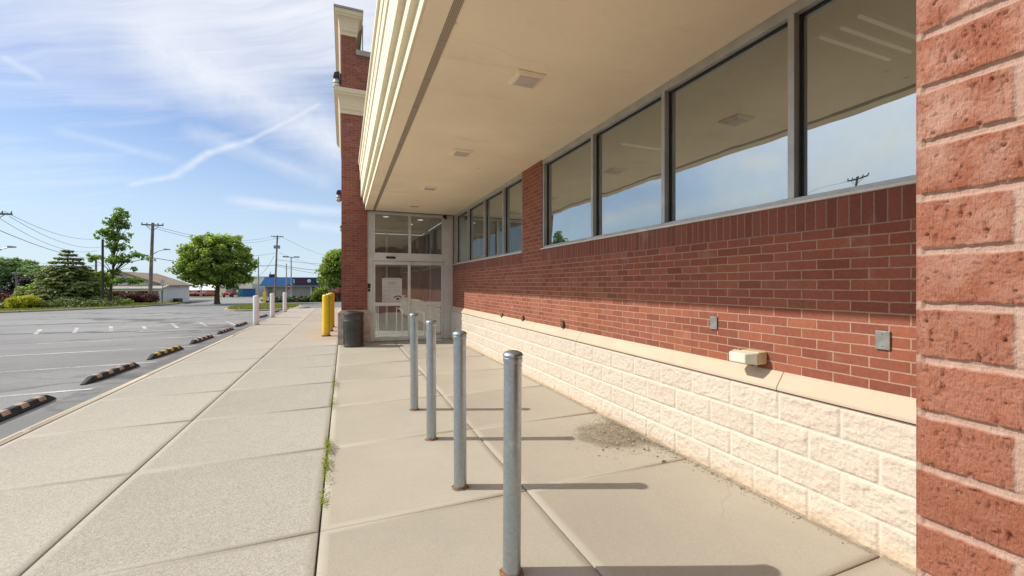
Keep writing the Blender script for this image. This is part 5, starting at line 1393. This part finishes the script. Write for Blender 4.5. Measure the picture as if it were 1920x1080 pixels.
# =================================================================== SKY, SUN, CAMERA
SUN = Vector((-1.344, .515, 1.22)).normalized()
elev = math.asin(SUN.z); azim = math.atan2(SUN.x, SUN.y)
w = bpy.data.worlds.new('World'); scene.world = w; w.use_nodes = True
nt = w.node_tree; nt.nodes.clear()
class WB(NB):
    def __init__(s): s.nt = nt
b = WB()
sky = b.n('ShaderNodeTexSky', sky_type='NISHITA', sun_disc=False); sky.sun_elevation = elev; sky.sun_rotation = azim
sky.air_density = 1.0; sky.dust_density = 0.6; sky.ozone_density = 1.6; sky.altitude = 200
d = b.n('ShaderNodeTexCoord').outputs['Generated']; q = b.sep(d)
nrm = b.n('ShaderNodeVectorMath', operation='NORMALIZE'); b.put(nrm.inputs[0], d); d = nrm.outputs[0]; q = b.sep(d)
den = b.m('MAXIMUM', b.m('ADD', q['Z'], .10), .03)
px = b.m('DIVIDE', q['X'], den); py = b.m('DIVIDE', q['Y'], den)
pl = b.comb(px, py, 0.0)
rot = b.n('ShaderNodeVectorRotate', rotation_type='Z_AXIS'); b.put(rot.inputs['Vector'], pl); rot.inputs['Angle'].default_value = radians(CLOUD_ROT)
wp = b.n('ShaderNodeTexNoise'); b.put(wp.inputs['Vector'], rot.outputs[0]); wp.inputs['Scale'].default_value = .6; wp.inputs['Detail'].default_value = 3
sv = b.vmul(b.vadd(rot.outputs[0], b.vmul(wp.outputs['Color'], (.55, .55, 0))), (.28, 1.0, 1))
c1 = b.noise(sv, 1.1, 8, .62, .1); c2 = b.noise(b.vmul(sv, (.7, 2.0, 1)), 4.6, 8, .68, .15)
veil = b.noise(rot.outputs[0], .30, 4, .5)
cov = b.m('ADD', b.m('MULTIPLY', c1, .62), b.m('ADD', b.m('MULTIPLY', c2, .38), b.m('MULTIPLY', b.m('SUBTRACT', veil, .5), .7)))
# thick high veil toward upper left; thins to wisps lower down
def band(p0, p1, wid, amp, soft, wob, scale):
    """streak of cloud along the great circle between two directions"""
    A = Vector(p0).normalized(); B = Vector(p1).normalized(); N = A.cross(B).normalized(); mid = (A + B).normalized(); half = A.angle(B) / 2
    dn = b.n('ShaderNodeVectorMath', operation='DOT_PRODUCT'); b.put(dn.inputs[0], d); dn.inputs[1].default_value = N
    nz = b.m('MULTIPLY', b.m('SUBTRACT', b.noise(d, scale, 5, .6), .5), wob)
    dist = b.m('ABSOLUTE', b.m('ADD', dn.outputs['Value'], nz))
    dm = b.n('ShaderNodeVectorMath', operation='DOT_PRODUCT'); b.put(dm.inputs[0], d); dm.inputs[1].default_value = mid
    ends = b.range(dm.outputs['Value'], cos(half * 1.12), cos(half * .85), 0, 1)
    tex = b.range(b.noise(d, scale * 3.2, 6, .65), .25, .7, 1 - soft, 1)
    return b.m('MULTIPLY', b.m('MULTIPLY', b.range(dist, wid * .1, wid, amp, 0), ends), tex)
def D(u, v):
    xc = (u - 960.) / 790.; return (xc * CY + SY, CY - xc * SY, (533. - v) / 790.)
streaks = [band(D(240, 347), D(330, 328), .007, .5, .7, .008, 14), band(D(322, 331), D(395, 285), .009, .6, .6, .010, 14), band(D(388, 288), D(475, 260), .0085, .6, .6, .010, 16), band(D(468, 264), D(600, 195), .0055, .5, .55, .006, 14),
           band(D(350, 240), D(620, 345), .026, .40, .7, .02, 7), band(D(250, 60), D(700, 300), .085, .8, .5, .04, 5), band(D(430, 375), D(660, 400), .014, .5, .5, .015, 7),
           band(D(105, 245), D(330, 300), .010, .28, .6, .014, 7), band(D(0, 105), D(80, 150), .008, .35, .5, .008, 8), band(D(560, 420), D(640, 430), .014, .4, .4, .01, 8),
           band(D(130, 190), D(320, 195), .012, .22, .6, .016, 7)]
def Dm(u, v): x_, y_, z_ = D(u, v); return (-x_, y_, z_)
streaks += [band(Dm(1330, 330), Dm(1760, 300), .22, .48, .45, .08, 4), band(Dm(1510, 350), Dm(1720, 245), .05, .85, .6, .05, 6), band(Dm(1500, 300), Dm(1720, 190), .05, .35, .6, .05, 7), band(Dm(1380, 308), Dm(1462, 300), .022, .9, .5, .03, 9),
            band(Dm(1260, 400), Dm(1460, 360), .03, .65, .6, .03, 8), band(Dm(1120, 420), Dm(1240, 380), .025, .7, .6, .03, 8), band(Dm(1170, 345), Dm(1240, 340), .02, .5, .5, .03, 9)]
high = b.range(q['Z'], .24, .50, -.12, .36)
mask = b.range(b.m('ADD', cov, high), .44, .86, 0.0, .95)
mask = b.m('MULTIPLY', mask, b.range(q['Z'], .02, .22, .35, 1.0))
for s in streaks: mask = b.m('MAXIMUM', mask, s) if False else b.m('ADD', mask, b.m('MULTIPLY', s, b.m('SUBTRACT', 1.0, mask, True)))
dsn = b.n('ShaderNodeVectorMath', operation='DOT_PRODUCT'); b.put(dsn.inputs[0], d); dsn.inputs[1].default_value = SUN
glow = b.m('POWER', b.range(dsn.outputs['Value'], .78, .93, 0, 1), 1.0)
haze = b.range(q['Z'], .0, .36, .86, .0)
skyc = b.mix(1.0, b.vmul(sky.outputs[0], SKY_GAIN), (1, 1, 1), 'MULTIPLY')
skyc = b.mix(haze, skyc, HAZE_COL)
skyc = b.mix(mask, skyc, CLOUD_COL)
skyc = b.mix(1.0, skyc, b.mix(glow, (0, 0, 0), GLOW), 'ADD')
bg = b.n('ShaderNodeBackground'); b.put(bg.inputs[0], skyc); bg.inputs[1].default_value = SKY_STR
wo = b.n('ShaderNodeOutputWorld'); nt.links.new(bg.outputs[0], wo.inputs[0])

sl = bpy.data.lights.new('Sun', 'SUN'); sl.energy = SUN_E; sl.angle = radians(.53); sl.color = (1.0, .93, .82)
so = bpy.data.objects.new('Sun', sl); COL.objects.link(so); so.rotation_euler = (-SUN).to_track_quat('-Z', 'Y').to_euler(); so.location = SUN * 60

cd = bpy.data.cameras.new('Camera'); cd.sensor_width = 36; cd.lens = F * 36; cd.shift_y = -7.0 / 1920.0; cd.clip_start = .05; cd.clip_end = 6000
co = bpy.data.objects.new('Camera', cd); COL.objects.link(co); co.location = (0, 0, EYE); co.rotation_euler = (radians(90), 0, -YAW); scene.camera = co

scene.view_settings.view_transform = 'Standard'; scene.view_settings.look = 'None'; scene.view_settings.exposure = 0; scene.view_settings.gamma = 1
scene.cycles.max_bounces = 8; scene.cycles.transparent_max_bounces = 16; scene.cycles.caustics_reflective = False; scene.cycles.caustics_refractive = False
try: scene.cycles.use_denoising = True
except Exception: pass
